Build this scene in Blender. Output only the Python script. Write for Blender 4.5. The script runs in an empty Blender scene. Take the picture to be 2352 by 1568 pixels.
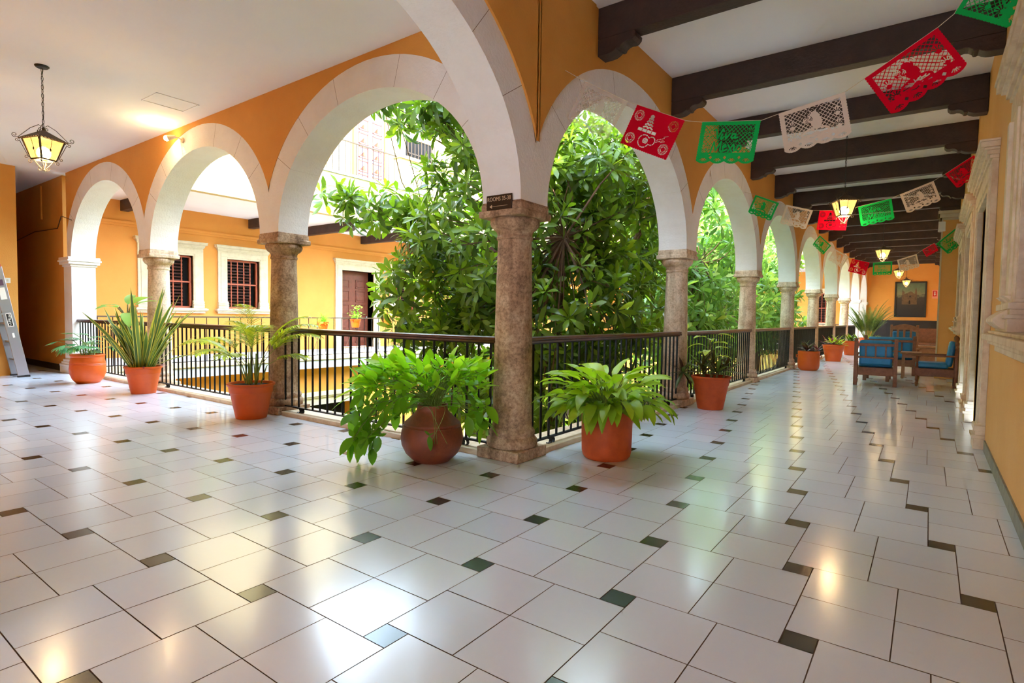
import bpy, math, random
import numpy as np
from mathutils import Vector, Matrix, Euler
random.seed(7); rng = np.random.default_rng(7)
PI = math.pi
scene = bpy.context.scene
COL = scene.collection
R = math.radians

# ------------------------------------------------------------------ helpers
def lin(r, g, b):
    f = lambda c: (c/255/12.92) if c/255 <= .04045 else ((c/255+.055)/1.055)**2.4
    return (f(r), f(g), f(b), 1.0)

class MB:
    """collects faces and builds one mesh object"""
    def __init__(s): s.v = []; s.f = []; s.m = []; s.sm = []; s.uv = None; s.cur = 0; s.smooth = False
    def face(s, idx, sm=None):
        s.f.append(tuple(idx)); s.m.append(s.cur); s.sm.append(s.smooth if sm is None else sm)
    def poly(s, pts, sm=False):
        n = len(s.v); s.v += [tuple(p) for p in pts]; s.face(range(n, n+len(pts)), sm)
    def box(s, c, d, rz=0, ry=0, rx=0, taper=1.0):
        n = len(s.v); hx, hy, hz = d[0]/2, d[1]/2, d[2]/2
        M = Euler((rx, ry, rz)).to_matrix()
        for z in (-1, 1):
            t = taper if z > 0 else 1
            for x, y in ((-1, -1), (1, -1), (1, 1), (-1, 1)):
                p = M @ Vector((x*hx*t, y*hy*t, z*hz)); s.v.append((c[0]+p.x, c[1]+p.y, c[2]+p.z))
        for q in ((0,3,2,1),(4,5,6,7),(0,1,5,4),(1,2,6,5),(2,3,7,6),(3,0,4,7)): s.face([n+i for i in q], False)
    def bb(s, x0, x1, y0, y1, z0, z1): s.box(((x0+x1)/2,(y0+y1)/2,(z0+z1)/2),(abs(x1-x0),abs(y1-y0),abs(z1-z0)))
    def lathe(s, prof, n=24, c=(0,0,0), cap=True, sq=0.0):
        b = len(s.v)
        for z, r in prof:
            for k in range(n):
                a = 2*PI*k/n
                s.v.append((c[0]+r*math.cos(a), c[1]+r*math.sin(a), c[2]+z))
        for i in range(len(prof)-1):
            for k in range(n):
                a0 = b+i*n+k; a1 = b+i*n+(k+1) % n
                s.face((a0, a1, a1+n, a0+n), True)
        if cap:
            s.face([b+k for k in range(n)][::-1], False)
            s.face([b+(len(prof)-1)*n+k for k in range(n)], False)
    def tube(s, pts, r, n=6, cap=True, r2=None):
        pts = [Vector(p) for p in pts]; b = len(s.v); m = len(pts)
        t0 = (pts[1]-pts[0]).normalized()
        nrm = t0.orthogonal().normalized()
        for i, p in enumerate(pts):
            t = (pts[min(i+1, m-1)]-pts[max(i-1, 0)])
            t = t.normalized() if t.length > 1e-9 else t0
            nrm = (nrm - t*nrm.dot(t));  nrm = nrm.normalized() if nrm.length > 1e-6 else t.orthogonal().normalized()
            bi = t.cross(nrm); rr = r if r2 is None else r+(r2-r)*i/(m-1)
            for k in range(n):
                a = 2*PI*k/n; q = p+(nrm*math.cos(a)+bi*math.sin(a))*rr; s.v.append(tuple(q))
        for i in range(m-1):
            for k in range(n):
                a0 = b+i*n+k; a1 = b+i*n+(k+1) % n; s.face((a0, a1, a1+n, a0+n), True)
        if cap:
            s.face([b+k for k in range(n)][::-1], False); s.face([b+(m-1)*n+k for k in range(n)], False)
    def bar(s, a, b, w, d, up=(0,0,1)):
        """rectangular bar from a to b, w across, d along up"""
        a = Vector(a); b = Vector(b); t = (b-a).normalized(); u = Vector(up); x = t.cross(u).normalized(); u = x.cross(t)
        n = len(s.v)
        for p in (a, b):
            for i, j in ((-1,-1),(1,-1),(1,1),(-1,1)): s.v.append(tuple(p+x*(w/2*i)+u*(d/2*j)))
        for q in ((0,3,2,1),(4,5,6,7),(0,1,5,4),(1,2,6,5),(2,3,7,6),(3,0,4,7)): s.face([n+i for i in q], False)
    def prism(s, poly, axis, a, b, sm=False):
        """2D polygon extruded along axis ('x': poly=(y,z), 'y': (x,z), 'z': (x,y))"""
        f = {'x': lambda p, t: (t, p[0], p[1]), 'y': lambda p, t: (p[0], t, p[1]), 'z': lambda p, t: (p[0], p[1], t)}[axis]
        n = len(s.v); k = len(poly)
        s.v += [f(p, a) for p in poly]+[f(p, b) for p in poly]
        s.face(range(n, n+k), False); s.face(range(n+2*k-1, n+k-1, -1), False)
        for i in range(k): s.face((n+i, n+(i+1) % k, n+k+(i+1) % k, n+k+i), sm)
    def sphere(s, c, r, n=12, m=8, sz=1.0):
        s.lathe([(c[2]-r*sz*math.cos(PI*i/m), max(1e-4, r*math.sin(PI*i/m))) for i in range(m+1)], n, (c[0], c[1], 0), cap=False)
    def build(s, name, mats, parent=None, loc=(0,0,0), sharp=35, bevel=0, smooth=None, fixn=True):
        me = bpy.data.meshes.new(name)
        me.from_pydata(s.v, [], s.f)
        if not isinstance(mats, (list, tuple)): mats = [mats]
        for m in mats: me.materials.append(m)
        me.polygons.foreach_set('material_index', s.m)
        me.polygons.foreach_set('use_smooth', [bool(x) for x in s.sm])
        if fixn:
            import bmesh
            bm = bmesh.new(); bm.from_mesh(me); bmesh.ops.recalc_face_normals(bm, faces=bm.faces); bm.to_mesh(me); bm.free()
        me.update()
        try: me.set_sharp_from_angle(angle=R(sharp))
        except Exception: pass
        o = bpy.data.objects.new(name, me); COL.objects.link(o); o.location = loc
        if parent: o.parent = parent
        if bevel:
            b = o.modifiers.new('bevel', 'BEVEL'); b.width = bevel; b.segments = 2; b.limit_method = 'ANGLE'; b.angle_limit = R(40)
        return o

def tag(o, label, cat, group=None, kind=None):
    if label: o['label'] = label
    if cat: o['category'] = cat
    if group: o['group'] = group
    if kind: o['kind'] = kind
    return o
def thing(name, label, cat, loc=(0,0,0), rz=0, group=None, kind=None):
    o = bpy.data.objects.new(name, None); COL.objects.link(o); o.empty_display_size = .1
    o.location = loc; o.rotation_euler = (0, 0, rz)
    return tag(o, label, cat, group, kind)
def struct(o, label=None, cat=None):
    o['kind'] = 'structure'
    if label: o['label'] = label
    if cat: o['category'] = cat
    return o
def kids(o): return [c for c in bpy.data.objects if c.parent == o]
def dup(root, loc, rz=None, label=None, group=None):
    r = root.copy(); COL.objects.link(r); r.location = loc
    if rz is not None: r.rotation_euler = (0, 0, rz)
    if label: r['label'] = label
    if group: r['group'] = group
    for ch in kids(root):
        c = ch.copy(); COL.objects.link(c); c.parent = r
        for g in kids(ch):
            d = g.copy(); COL.objects.link(d); d.parent = c
    return r
def part(mesh_ob, parent, loc, name=None, rot=(0,0,0)):
    c = mesh_ob.copy(); COL.objects.link(c); c.parent = parent; c.location = loc; c.rotation_euler = rot
    return c
ORD = ['first','second','third','fourth','fifth','sixth','seventh','eighth','ninth','tenth','eleventh','twelfth','thirteenth','fourteenth','fifteenth','sixteenth','seventeenth']

# ------------------------------------------------------------------ materials
def mat(name, col, rough=.6, metal=0, spec=.5, emis=None, es=0, noise=None, bump=0, bscale=40, coat=0, trans=0):
    """noise = (colour2, scale, detail, lo, hi)"""
    m = bpy.data.materials.new(name); m.use_nodes = True; nt = m.node_tree; nd = nt.nodes; L = nt.links
    b = nd['Principled BSDF']; b.inputs['Base Color'].default_value = col; b.inputs['Roughness'].default_value = rough
    b.inputs['Metallic'].default_value = metal; b.inputs['Specular IOR Level'].default_value = spec
    if coat: b.inputs['Coat Weight'].default_value = coat; b.inputs['Coat Roughness'].default_value = .05
    if emis: b.inputs['Emission Color'].default_value = emis; b.inputs['Emission Strength'].default_value = es
    geo = nd.new('ShaderNodeNewGeometry')
    if noise:
        c2, sc, det, lo, hi = noise
        n = nd.new('ShaderNodeTexNoise'); n.inputs['Scale'].default_value = sc; n.inputs['Detail'].default_value = det; n.inputs['Roughness'].default_value = .65
        L.new(geo.outputs['Position'], n.inputs['Vector'])
        r = nd.new('ShaderNodeValToRGB'); r.color_ramp.elements[0].position = lo; r.color_ramp.elements[1].position = hi
        r.color_ramp.elements[0].color = col; r.color_ramp.elements[1].color = c2
        L.new(n.outputs['Fac'], r.inputs['Fac']); L.new(r.outputs['Color'], b.inputs['Base Color'])
    if bump:
        n2 = nd.new('ShaderNodeTexNoise'); n2.inputs['Scale'].default_value = bscale; n2.inputs['Detail'].default_value = 6
        L.new(geo.outputs['Position'], n2.inputs['Vector'])
        bp = nd.new('ShaderNodeBump'); bp.inputs['Strength'].default_value = bump; bp.inputs['Distance'].default_value = .02
        L.new(n2.outputs['Fac'], bp.inputs['Height']); L.new(bp.outputs['Normal'], b.inputs['Normal'])
    return m

M = {}
ORG = lin(228,158,70)
M['orange'] = mat('orange_plaster', ORG, .75, noise=(lin(222,148,60), 1.3, 6, .35, .7), bump=.12, bscale=60)
M['orange2'] = mat('orange_facade', lin(226,150,68), .8, noise=(lin(219,140,58), .8, 5, .35, .7), bump=.08, bscale=50)
M['orangeR'] = mat('light_lifted_orange_plaster', lin(240,182,108), .75, noise=(lin(234,170,92), 1.3, 6, .35, .7), bump=.12, bscale=60)  # orange plaster with extra light put into the colour for the dim right wall
M['cream'] = mat('cream_facade', lin(206,180,126), .8, noise=(lin(198,168,110), .6, 5, .4, .7))
M['yellow'] = mat('yellow_facade', lin(238,192,92), .8, noise=(lin(230,180,80), .6, 5, .4, .7))
M['white'] = mat('white_plaster', lin(244,236,231), .8, noise=(lin(236,225,218), 3, 8, .4, .75), bump=.25, bscale=45)
M['ceil'] = mat('ceiling_paint', lin(246,241,243), .85, noise=(lin(242,236,238), .7, 4, .4, .7), bump=.04, bscale=30)
M['curb'] = mat('pale_kerb_stone', lin(222,196,164), .7, noise=(lin(196,160,120), 9, 8, .45, .75), bump=.2, bscale=60)
M['wood'] = mat('dark_beam_wood', lin(66,42,32), .6, noise=(lin(48,30,24), 6, 8, .35, .7), bump=.25, bscale=35)
M['rail'] = mat('handrail_wood', lin(92,46,34), .28, noise=(lin(60,28,22), 14, 6, .35, .7), coat=.3)
M['iron'] = mat('black_iron', lin(26,28,30), .42, metal=.5)
M['iron2'] = mat('rusty_iron', lin(84,68,54), .6, metal=.4)
M['grout'] = mat('floor_grout', lin(122,100,88), .9)
M['frame'] = mat('window_frame_wood', lin(186,92,62), .5)
M['frame2'] = mat('door_wood', lin(120,58,40), .45, noise=(lin(96,44,30), 10, 5, .4, .7))
M['surround'] = mat('pale_surround_stone', lin(214,198,168), .8, noise=(lin(196,176,142), 6, 8, .45, .75), bump=.1, bscale=50)
M['surround2'] = mat('tan_surround_stone', lin(238,216,188), .7, noise=(lin(214,184,150), 7, 8, .42, .72), bump=.2, bscale=50)
M['louvre'] = mat('louvre_wood', lin(92,52,42), .5)
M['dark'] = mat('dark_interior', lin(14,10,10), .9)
M['soil'] = mat('potting_soil', lin(36,26,18), .95, bump=.8, bscale=60)
M['terra'] = mat('terracotta', lin(206,82,24), .6, noise=(lin(190,70,18), 12, 6, .4, .7), bump=.08, bscale=80)
M['terra2'] = mat('backlit_dark_terracotta', lin(142,68,40), .55, noise=(lin(108,50,30), 8, 8, .4, .75), bump=.15, bscale=60)  # dark clay, with the backlit pot's shade put into the colour
M['plastic'] = mat('orange_plastic', lin(222,90,14), .45, noise=(lin(214,84,10), 9, 4, .4, .7))
M['blue'] = mat('blue_vinyl', lin(48,140,198), .38, noise=(lin(40,124,182), 5, 4, .4, .7), bump=.1, bscale=9)
M['chair'] = mat('brown_chair_wood', lin(142,86,58), .5, noise=(lin(112,64,42), 16, 7, .4, .7))
M['chair2'] = mat('light_chair_wood', lin(166,112,76), .5, noise=(lin(140,90,58), 16, 7, .4, .7))
M['alu'] = mat('ladder_aluminium', lin(176,176,180), .35, metal=.8)
M['red'] = mat('red_plastic', lin(206,28,22), .4)
M['black'] = mat('black_enamel', lin(30,24,22), .4)
M['engr'] = mat('pale_engraving', lin(214,190,160), .6)
M['offw'] = mat('white_plastic', lin(236,228,214), .4)
M['wains'] = mat('dark_wainscot', lin(36,26,26), .55, noise=(lin(26,18,20), 6, 6, .4, .7))
M['base'] = mat('grey_green_baseboard', lin(134,130,116), .4, noise=(lin(100,100,90), 8, 6, .4, .7))
M['baseD'] = mat('black_baseboard', lin(28,22,22), .4)
M['rope'] = mat('string', lin(214,196,170), .8)
M['bark'] = mat('tree_bark', lin(106,78,56), .85, noise=(lin(70,52,38), 9, 8, .4, .7), bump=.5, bscale=25)
M['ground'] = mat('garden_ground', lin(112,120,70), .95, noise=(lin(70,100,40), 1.2, 8, .4, .65))
M['stone_lt'] = mat('pale_slab_edge', lin(204,206,214), .75, noise=(lin(184,186,196), 4, 8, .45, .75))
M['teal'] = mat('weathered_ledge', lin(150,170,160), .7)
M['purple'] = mat('purple_door_paint', lin(128,88,100), .5)
M['glassw'] = mat('acrylic_white', lin(225,225,225), .3)

def stone(nm='weathered_limestone', A=(140,108,82), B=(202,164,130), C=(232,204,172), f1=.75, f2=.6):
    m = bpy.data.materials.new(nm); m.use_nodes = True; nt = m.node_tree; nd = nt.nodes; L = nt.links
    b = nd['Principled BSDF']; b.inputs['Roughness'].default_value = .75
    geo = nd.new('ShaderNodeNewGeometry'); tc = nd.new('ShaderNodeTexCoord'); oi = nd.new('ShaderNodeObjectInfo')
    n1 = nd.new('ShaderNodeTexNoise'); n1.inputs['Scale'].default_value = 5; n1.inputs['Detail'].default_value = 8; n1.inputs['Roughness'].default_value = .7
    n2 = nd.new('ShaderNodeTexNoise'); n2.inputs['Scale'].default_value = 40; n2.inputs['Detail'].default_value = 6; n2.inputs['Roughness'].default_value = .8
    mp = nd.new('ShaderNodeMapping'); mp.inputs['Scale'].default_value = (9, 9, 1.1)
    n3 = nd.new('ShaderNodeTexNoise'); n3.inputs['Scale'].default_value = 1.2; n3.inputs['Detail'].default_value = 5
    L.new(geo.outputs['Position'], n1.inputs['Vector']); L.new(geo.outputs['Position'], n2.inputs['Vector'])
    L.new(geo.outputs['Position'], mp.inputs['Vector']); L.new(mp.outputs['Vector'], n3.inputs['Vector'])
    r1 = nd.new('ShaderNodeValToRGB'); e = r1.color_ramp.elements
    e[0].position = .3; e[0].color = lin(*A); e[1].position = .72; e[1].color = lin(*C)
    k = e.new(.5); k.color = lin(*B)
    L.new(n1.outputs['Fac'], r1.inputs['Fac'])
    mx = nd.new('ShaderNodeMix'); mx.data_type = 'RGBA'; mx.blend_type = 'MULTIPLY'; mx.inputs['Factor'].default_value = f1
    r2 = nd.new('ShaderNodeValToRGB'); e = r2.color_ramp.elements; e[0].position = .34; e[0].color = (.38,.32,.27,1); e[1].position = .56; e[1].color = (1,1,1,1)
    L.new(n2.outputs['Fac'], r2.inputs['Fac']); L.new(r1.outputs['Color'], mx.inputs['A']); L.new(r2.outputs['Color'], mx.inputs['B'])
    mx2 = nd.new('ShaderNodeMix'); mx2.data_type = 'RGBA'; mx2.blend_type = 'MULTIPLY'; mx2.inputs['Factor'].default_value = f2
    r3 = nd.new('ShaderNodeValToRGB'); e = r3.color_ramp.elements; e[0].position = .36; e[0].color = (.42,.34,.28,1); e[1].position = .55; e[1].color = (1,1,1,1)
    L.new(n3.outputs['Fac'], r3.inputs['Fac']); L.new(mx.outputs['Result'], mx2.inputs['A']); L.new(r3.outputs['Color'], mx2.inputs['B'])
    L.new(mx2.outputs['Result'], b.inputs['Base Color'])
    bp = nd.new('ShaderNodeBump'); bp.inputs['Strength'].default_value = .5; bp.inputs['Distance'].default_value = .012
    L.new(n2.outputs['Fac'], bp.inputs['Height']); L.new(bp.outputs['Normal'], b.inputs['Normal'])
    return m
M['stone'] = stone()
M['stone2'] = stone('pale_lit_limestone', (196,156,122), (234,204,174), (246,226,202), .5, .5)  # paler copy: less weathering, and brighter light put into the colour

def tilemat(name, c1, c2, rough):
    m = bpy.data.materials.new(name); m.use_nodes = True; nt = m.node_tree; nd = nt.nodes; L = nt.links
    b = nd['Principled BSDF']; b.inputs['Roughness'].default_value = rough; b.inputs['Specular IOR Level'].default_value = .6
    b.inputs['Coat Weight'].default_value = .3; b.inputs['Coat Roughness'].default_value = .12
    at = nd.new('ShaderNodeAttribute'); at.attribute_name = 'tone'
    mx = nd.new('ShaderNodeMix'); mx.data_type = 'RGBA'; mx.inputs['A'].default_value = c1; mx.inputs['B'].default_value = c2
    L.new(at.outputs['Fac'], mx.inputs['Factor']); L.new(mx.outputs['Result'], b.inputs['Base Color'])
    geo = nd.new('ShaderNodeNewGeometry'); n = nd.new('ShaderNodeTexNoise'); n.inputs['Scale'].default_value = 26; n.inputs['Detail'].default_value = 2
    L.new(geo.outputs['Position'], n.inputs['Vector'])
    bp = nd.new('ShaderNodeBump'); bp.inputs['Strength'].default_value = .03; bp.inputs['Distance'].default_value = .01
    L.new(n.outputs['Fac'], bp.inputs['Height']); L.new(bp.outputs['Normal'], b.inputs['Normal'])
    return m
M['tile'] = tilemat('cream_floor_tile', lin(218,225,238), lin(230,235,244), .2)
M['tileD'] = tilemat('dark_floor_inset', lin(30,27,26), lin(48,42,38), .24)

def leafmat(name, dark, light, new=None, edge=None, transl=.45, rough=.4):
    """attribute tone 0..1 goes from old dark leaf to light leaf, above 0.85 to the young leaf; attribute edge colours the leaf margin"""
    m = bpy.data.materials.new(name); m.use_nodes = True; nt = m.node_tree; nd = nt.nodes; L = nt.links
    for n in list(nd): nd.remove(n)
    out = nd.new('ShaderNodeOutputMaterial'); at = nd.new('ShaderNodeAttribute'); at.attribute_name = 'tone'
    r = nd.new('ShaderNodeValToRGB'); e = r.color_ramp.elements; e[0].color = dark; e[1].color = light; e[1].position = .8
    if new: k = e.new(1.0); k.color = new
    L.new(at.outputs['Fac'], r.inputs['Fac']); colr = r.outputs['Color']
    if edge:
        ae = nd.new('ShaderNodeAttribute'); ae.attribute_name = 'edge'
        rr = nd.new('ShaderNodeValToRGB'); rr.color_ramp.elements[0].position = .62; rr.color_ramp.elements[1].position = .72
        mx = nd.new('ShaderNodeMix'); mx.data_type = 'RGBA'; L.new(ae.outputs['Fac'], rr.inputs['Fac']); L.new(rr.outputs['Color'], mx.inputs['Factor'])
        L.new(colr, mx.inputs['A']); mx.inputs['B'].default_value = edge; colr = mx.outputs['Result']
    p = nd.new('ShaderNodeBsdfPrincipled'); p.inputs['Roughness'].default_value = rough; L.new(colr, p.inputs['Base Color'])
    t = nd.new('ShaderNodeBsdfTranslucent'); g = nd.new('ShaderNodeMix'); g.data_type = 'RGBA'; g.blend_type = 'MULTIPLY'; g.inputs['Factor'].default_value = 1
    g.inputs['B'].default_value = (1.25, 1.3, .5, 1); L.new(colr, g.inputs['A']); L.new(g.outputs['Result'], t.inputs['Color'])
    s = nd.new('ShaderNodeMixShader'); s.inputs['Fac'].default_value = transl
    L.new(p.outputs[0], s.inputs[1]); L.new(t.outputs[0], s.inputs[2]); L.new(s.outputs[0], out.inputs['Surface'])
    return m
M['leafT'] = leafmat('tree_leaf', lin(56,82,30), lin(126,158,44), lin(200,218,66), rough=.32)
M['leafT2'] = leafmat('tree_leaf_pale', lin(66,104,56), lin(136,176,92), lin(206,220,130), rough=.35)
M['leafA'] = leafmat('arrowhead_leaf', lin(74,130,32), lin(150,208,44), lin(200,236,70), transl=.5)
M['leafP'] = leafmat('lance_leaf', lin(100,146,30), lin(182,214,54), lin(222,234,84), transl=.45)
M['leafS'] = leafmat('sword_leaf', lin(66,92,42), lin(110,136,66), lin(130,150,80), edge=lin(212,200,84), transl=.15)
M['leafD'] = leafmat('dumbcane_leaf', lin(104,150,60), lin(150,194,92), lin(190,216,130), transl=.3)
M['leafR'] = leafmat('bronze_leaf', lin(84,52,42), lin(92,108,52), lin(120,144,60), transl=.25)
M['leafM'] = leafmat('magenta_leaf', lin(96,40,58), lin(160,70,90), lin(120,140,70), transl=.25)
M['leafY'] = leafmat('yellow_green_leaf', lin(150,176,50), lin(206,220,70), lin(230,236,100), transl=.45)
M['leafC'] = leafmat('palm_leaf', lin(124,144,40), lin(190,200,62), lin(222,216,66), transl=.4)
M['leafC2'] = leafmat('bushy_palm_leaf', lin(60,84,30), lin(120,140,52), lin(160,170,70), transl=.25)
M['leafF'] = leafmat('fern_leaf', lin(96,150,44), lin(150,200,70), lin(190,226,90), transl=.4)
M['leafX'] = leafmat('split_leaf', lin(70,130,92), lin(110,170,110), lin(150,190,90), transl=.3)
M['stem'] = mat('green_stem', lin(120,140,62), .55)
M['stem2'] = mat('ringed_stem', lin(150,142,84), .6, noise=(lin(104,96,60), 30, 3, .4, .6))

def papermat(name, c, c2, op=1.0):
    m = bpy.data.materials.new(name); m.use_nodes = True; nt = m.node_tree; nd = nt.nodes; L = nt.links
    for n in list(nd): nd.remove(n)
    out = nd.new('ShaderNodeOutputMaterial'); d = nd.new('ShaderNodeBsdfDiffuse'); d.inputs['Color'].default_value = c
    t = nd.new('ShaderNodeBsdfTranslucent'); t.inputs['Color'].default_value = c2
    s = nd.new('ShaderNodeMixShader'); s.inputs['Fac'].default_value = .45
    L.new(d.outputs[0], s.inputs[1]); L.new(t.outputs[0], s.inputs[2]); o = s.outputs[0]
    if op < 1:
        tr = nd.new('ShaderNodeBsdfTransparent'); s2 = nd.new('ShaderNodeMixShader'); s2.inputs['Fac'].default_value = op
        L.new(tr.outputs[0], s2.inputs[1]); L.new(o, s2.inputs[2]); o = s2.outputs[0]
    L.new(o, out.inputs['Surface'])
    return m
M['pR'] = papermat('red_tissue', lin(226,16,50), lin(240,20,50))
M['pG'] = papermat('green_tissue', lin(30,186,92), lin(40,200,96))
M['pW'] = papermat('white_tissue', lin(236,214,200), lin(240,222,208))
M['pV'] = papermat('thin_white_tissue', lin(232,206,190), lin(240,218,204), .5)

def lampglass():
    m = bpy.data.materials.new('lit_lantern_glass'); m.use_nodes = True; nt = m.node_tree; nd = nt.nodes; L = nt.links
    for n in list(nd): nd.remove(n)
    out = nd.new('ShaderNodeOutputMaterial'); e = nd.new('ShaderNodeEmission'); e.inputs['Color'].default_value = (1, .55, .14, 1); e.inputs['Strength'].default_value = 1.0
    tr = nd.new('ShaderNodeBsdfTransparent'); tr.inputs['Color'].default_value = (1, .86, .55, 1)
    s = nd.new('ShaderNodeMixShader'); s.inputs['Fac'].default_value = .45
    L.new(tr.outputs[0], s.inputs[1]); L.new(e.outputs[0], s.inputs[2]); L.new(s.outputs[0], out.inputs['Surface'])
    return m
M['lglass'] = lampglass(); M['lglass'].cycles.emission_sampling = 'NONE'
M['bulb'] = mat('glowing_bulb', (1,1,1,1), .5, emis=(1, .8, .45, 1), es=22)
M['bulb2'] = mat('glowing_spot', (1,1,1,1), .5, emis=(1, .72, .32, 1), es=30)
# ------------------------------------------------------------------ measures (metres); corner column at the origin,
# right gallery runs along +Y (x 0..3.2), left gallery runs along -X (y -3.1..0), courtyard is x<0, y>0
SL, SR = 3.35, 3.74           # bay widths of the left / right arcade
CW = .19                      # half thickness of the arcade walls
ZS = 2.07                     # springing height of the arches
ZL, ZR = 3.66, 4.04           # ceilings of left / right gallery
XE, YS = 3.24, -3.5            # right wall, south wall
YEND = 29.92                  # far end wall of the right gallery
XW, XB = -13.3, -10.4         # west wing wall and its balcony edge
PLEFT = -9.86                 # east face of the end pier

# ---- floor: pinwheel tiling of 2x2 tile blocks and small dark insets
def clip(poly, ax, val, keep_less):
    out = []
    for i in range(len(poly)):
        a, b = poly[i], poly[(i+1) % len(poly)]
        ia = (a[ax] <= val) if keep_less else (a[ax] >= val); ib = (b[ax] <= val) if keep_less else (b[ax] >= val)
        if ia: out.append(a)
        if ia != ib:
            t = (val-a[ax])/(b[ax]-a[ax]); out.append((a[0]+t*(b[0]-a[0]), a[1]+t*(b[1]-a[1])))
    return out
def cliprect(p, r):
    for ax, v, l in ((0, r[0], False), (0, r[1], True), (1, r[2], False), (1, r[3], True)):
        p = clip(p, ax, v, l)
        if len(p) < 3: return None
    return p
TL, TS, OX, OY = .6657, .1147, 1.1165, -1.7866
regions = [(-.1, XE+.02, -8.0, YEND), (-16.5, -.1, YS-.02, .1)]
b = MB(); tones = []
g = .0022
for i in range(-45, 46):
    for j in range(-45, 60):
        x0 = OX+i*TL-j*TS; y0 = OY+i*TS+j*TL
        if not (-17.5 < x0 < 4.5 and -9 < y0 < 31): continue
        if x0 < -1.2 and y0 > 1.5: continue
        s = TS/2; h = TL/2
        cells = [(x0-s, y0-s, TS, TS, 1)]
        bx, by = x0-s, y0+s        # the 2x2 block of tiles stands above the inset
        for a in (0, 1):
            for c in (0, 1): cells.append((bx+a*h, by+c*h, h, h, 0))
        for (cx, cy, w, hh, k) in cells:
            q = [(cx+g, cy+g), (cx+w-g, cy+g), (cx+w-g, cy+hh-g), (cx+g, cy+hh-g)]
            tx, ty = random.gauss(0, .0011), random.gauss(0, .0011); tn = random.random()
            for rg in regions:
                p = cliprect(q, rg)
                if not p: continue
                b.cur = k; b.poly([(u, v, (u-cx-w/2)*tx+(v-cy-hh/2)*ty) for u, v in p]); tones += [tn]*len(p)
fl = b
nt_ = len(fl.v)
fl.cur = 2
for rg in regions: fl.poly([(rg[0], rg[2], -.004), (rg[1], rg[2], -.004), (rg[1], rg[3], -.004), (rg[0], rg[3], -.004)])
for rg in regions:
    n0 = len(fl.v); fl.bb(rg[0], rg[1], rg[2], rg[3], -.3, -.01)
floor = fl.build('floor', [M['tile'], M['tileD'], M['grout']], fixn=False)
at = floor.data.attributes.new('tone', 'FLOAT', 'POINT'); arr = np.zeros(len(floor.data.vertices), 'f'); arr[:len(tones)] = tones
at.data.foreach_set('value', arr)
struct(floor, 'cream glazed tile floor with small dark square insets along both galleries', 'floor')

# ---- arcades
def arch_pts(a, b_, n=28): return [(a*math.cos(PI-PI*i/n), b_*math.sin(PI-PI*i/n)) for i in range(n+1)]
def ringmat():
    m = M['white'].copy(); m.name = 'white_voussoir_plaster'; nt = m.node_tree; nd = nt.nodes; L = nt.links
    b = nd['Principled BSDF']; src = b.inputs['Base Color'].links[0].from_socket
    a = nd.new('ShaderNodeAttribute'); a.attribute_name = 'joint'
    mx = nd.new('ShaderNodeMix'); mx.data_type = 'RGBA'
    mx.inputs['B'].default_value = lin(150,122,100); L.new(src, mx.inputs['A'])
    w = nd.new('ShaderNodeMath'); w.operation = 'GREATER_THAN'; w.inputs[1].default_value = .5
    L.new(a.outputs['Fac'], w.inputs[0]); L.new(w.outputs[0], mx.inputs['Factor']); L.new(mx.outputs['Result'], b.inputs['Base Color'])
    return m
M['ring'] = M['white']
M['joint'] = mat('mortar_joint', lin(146,118,98), .9)
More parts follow.
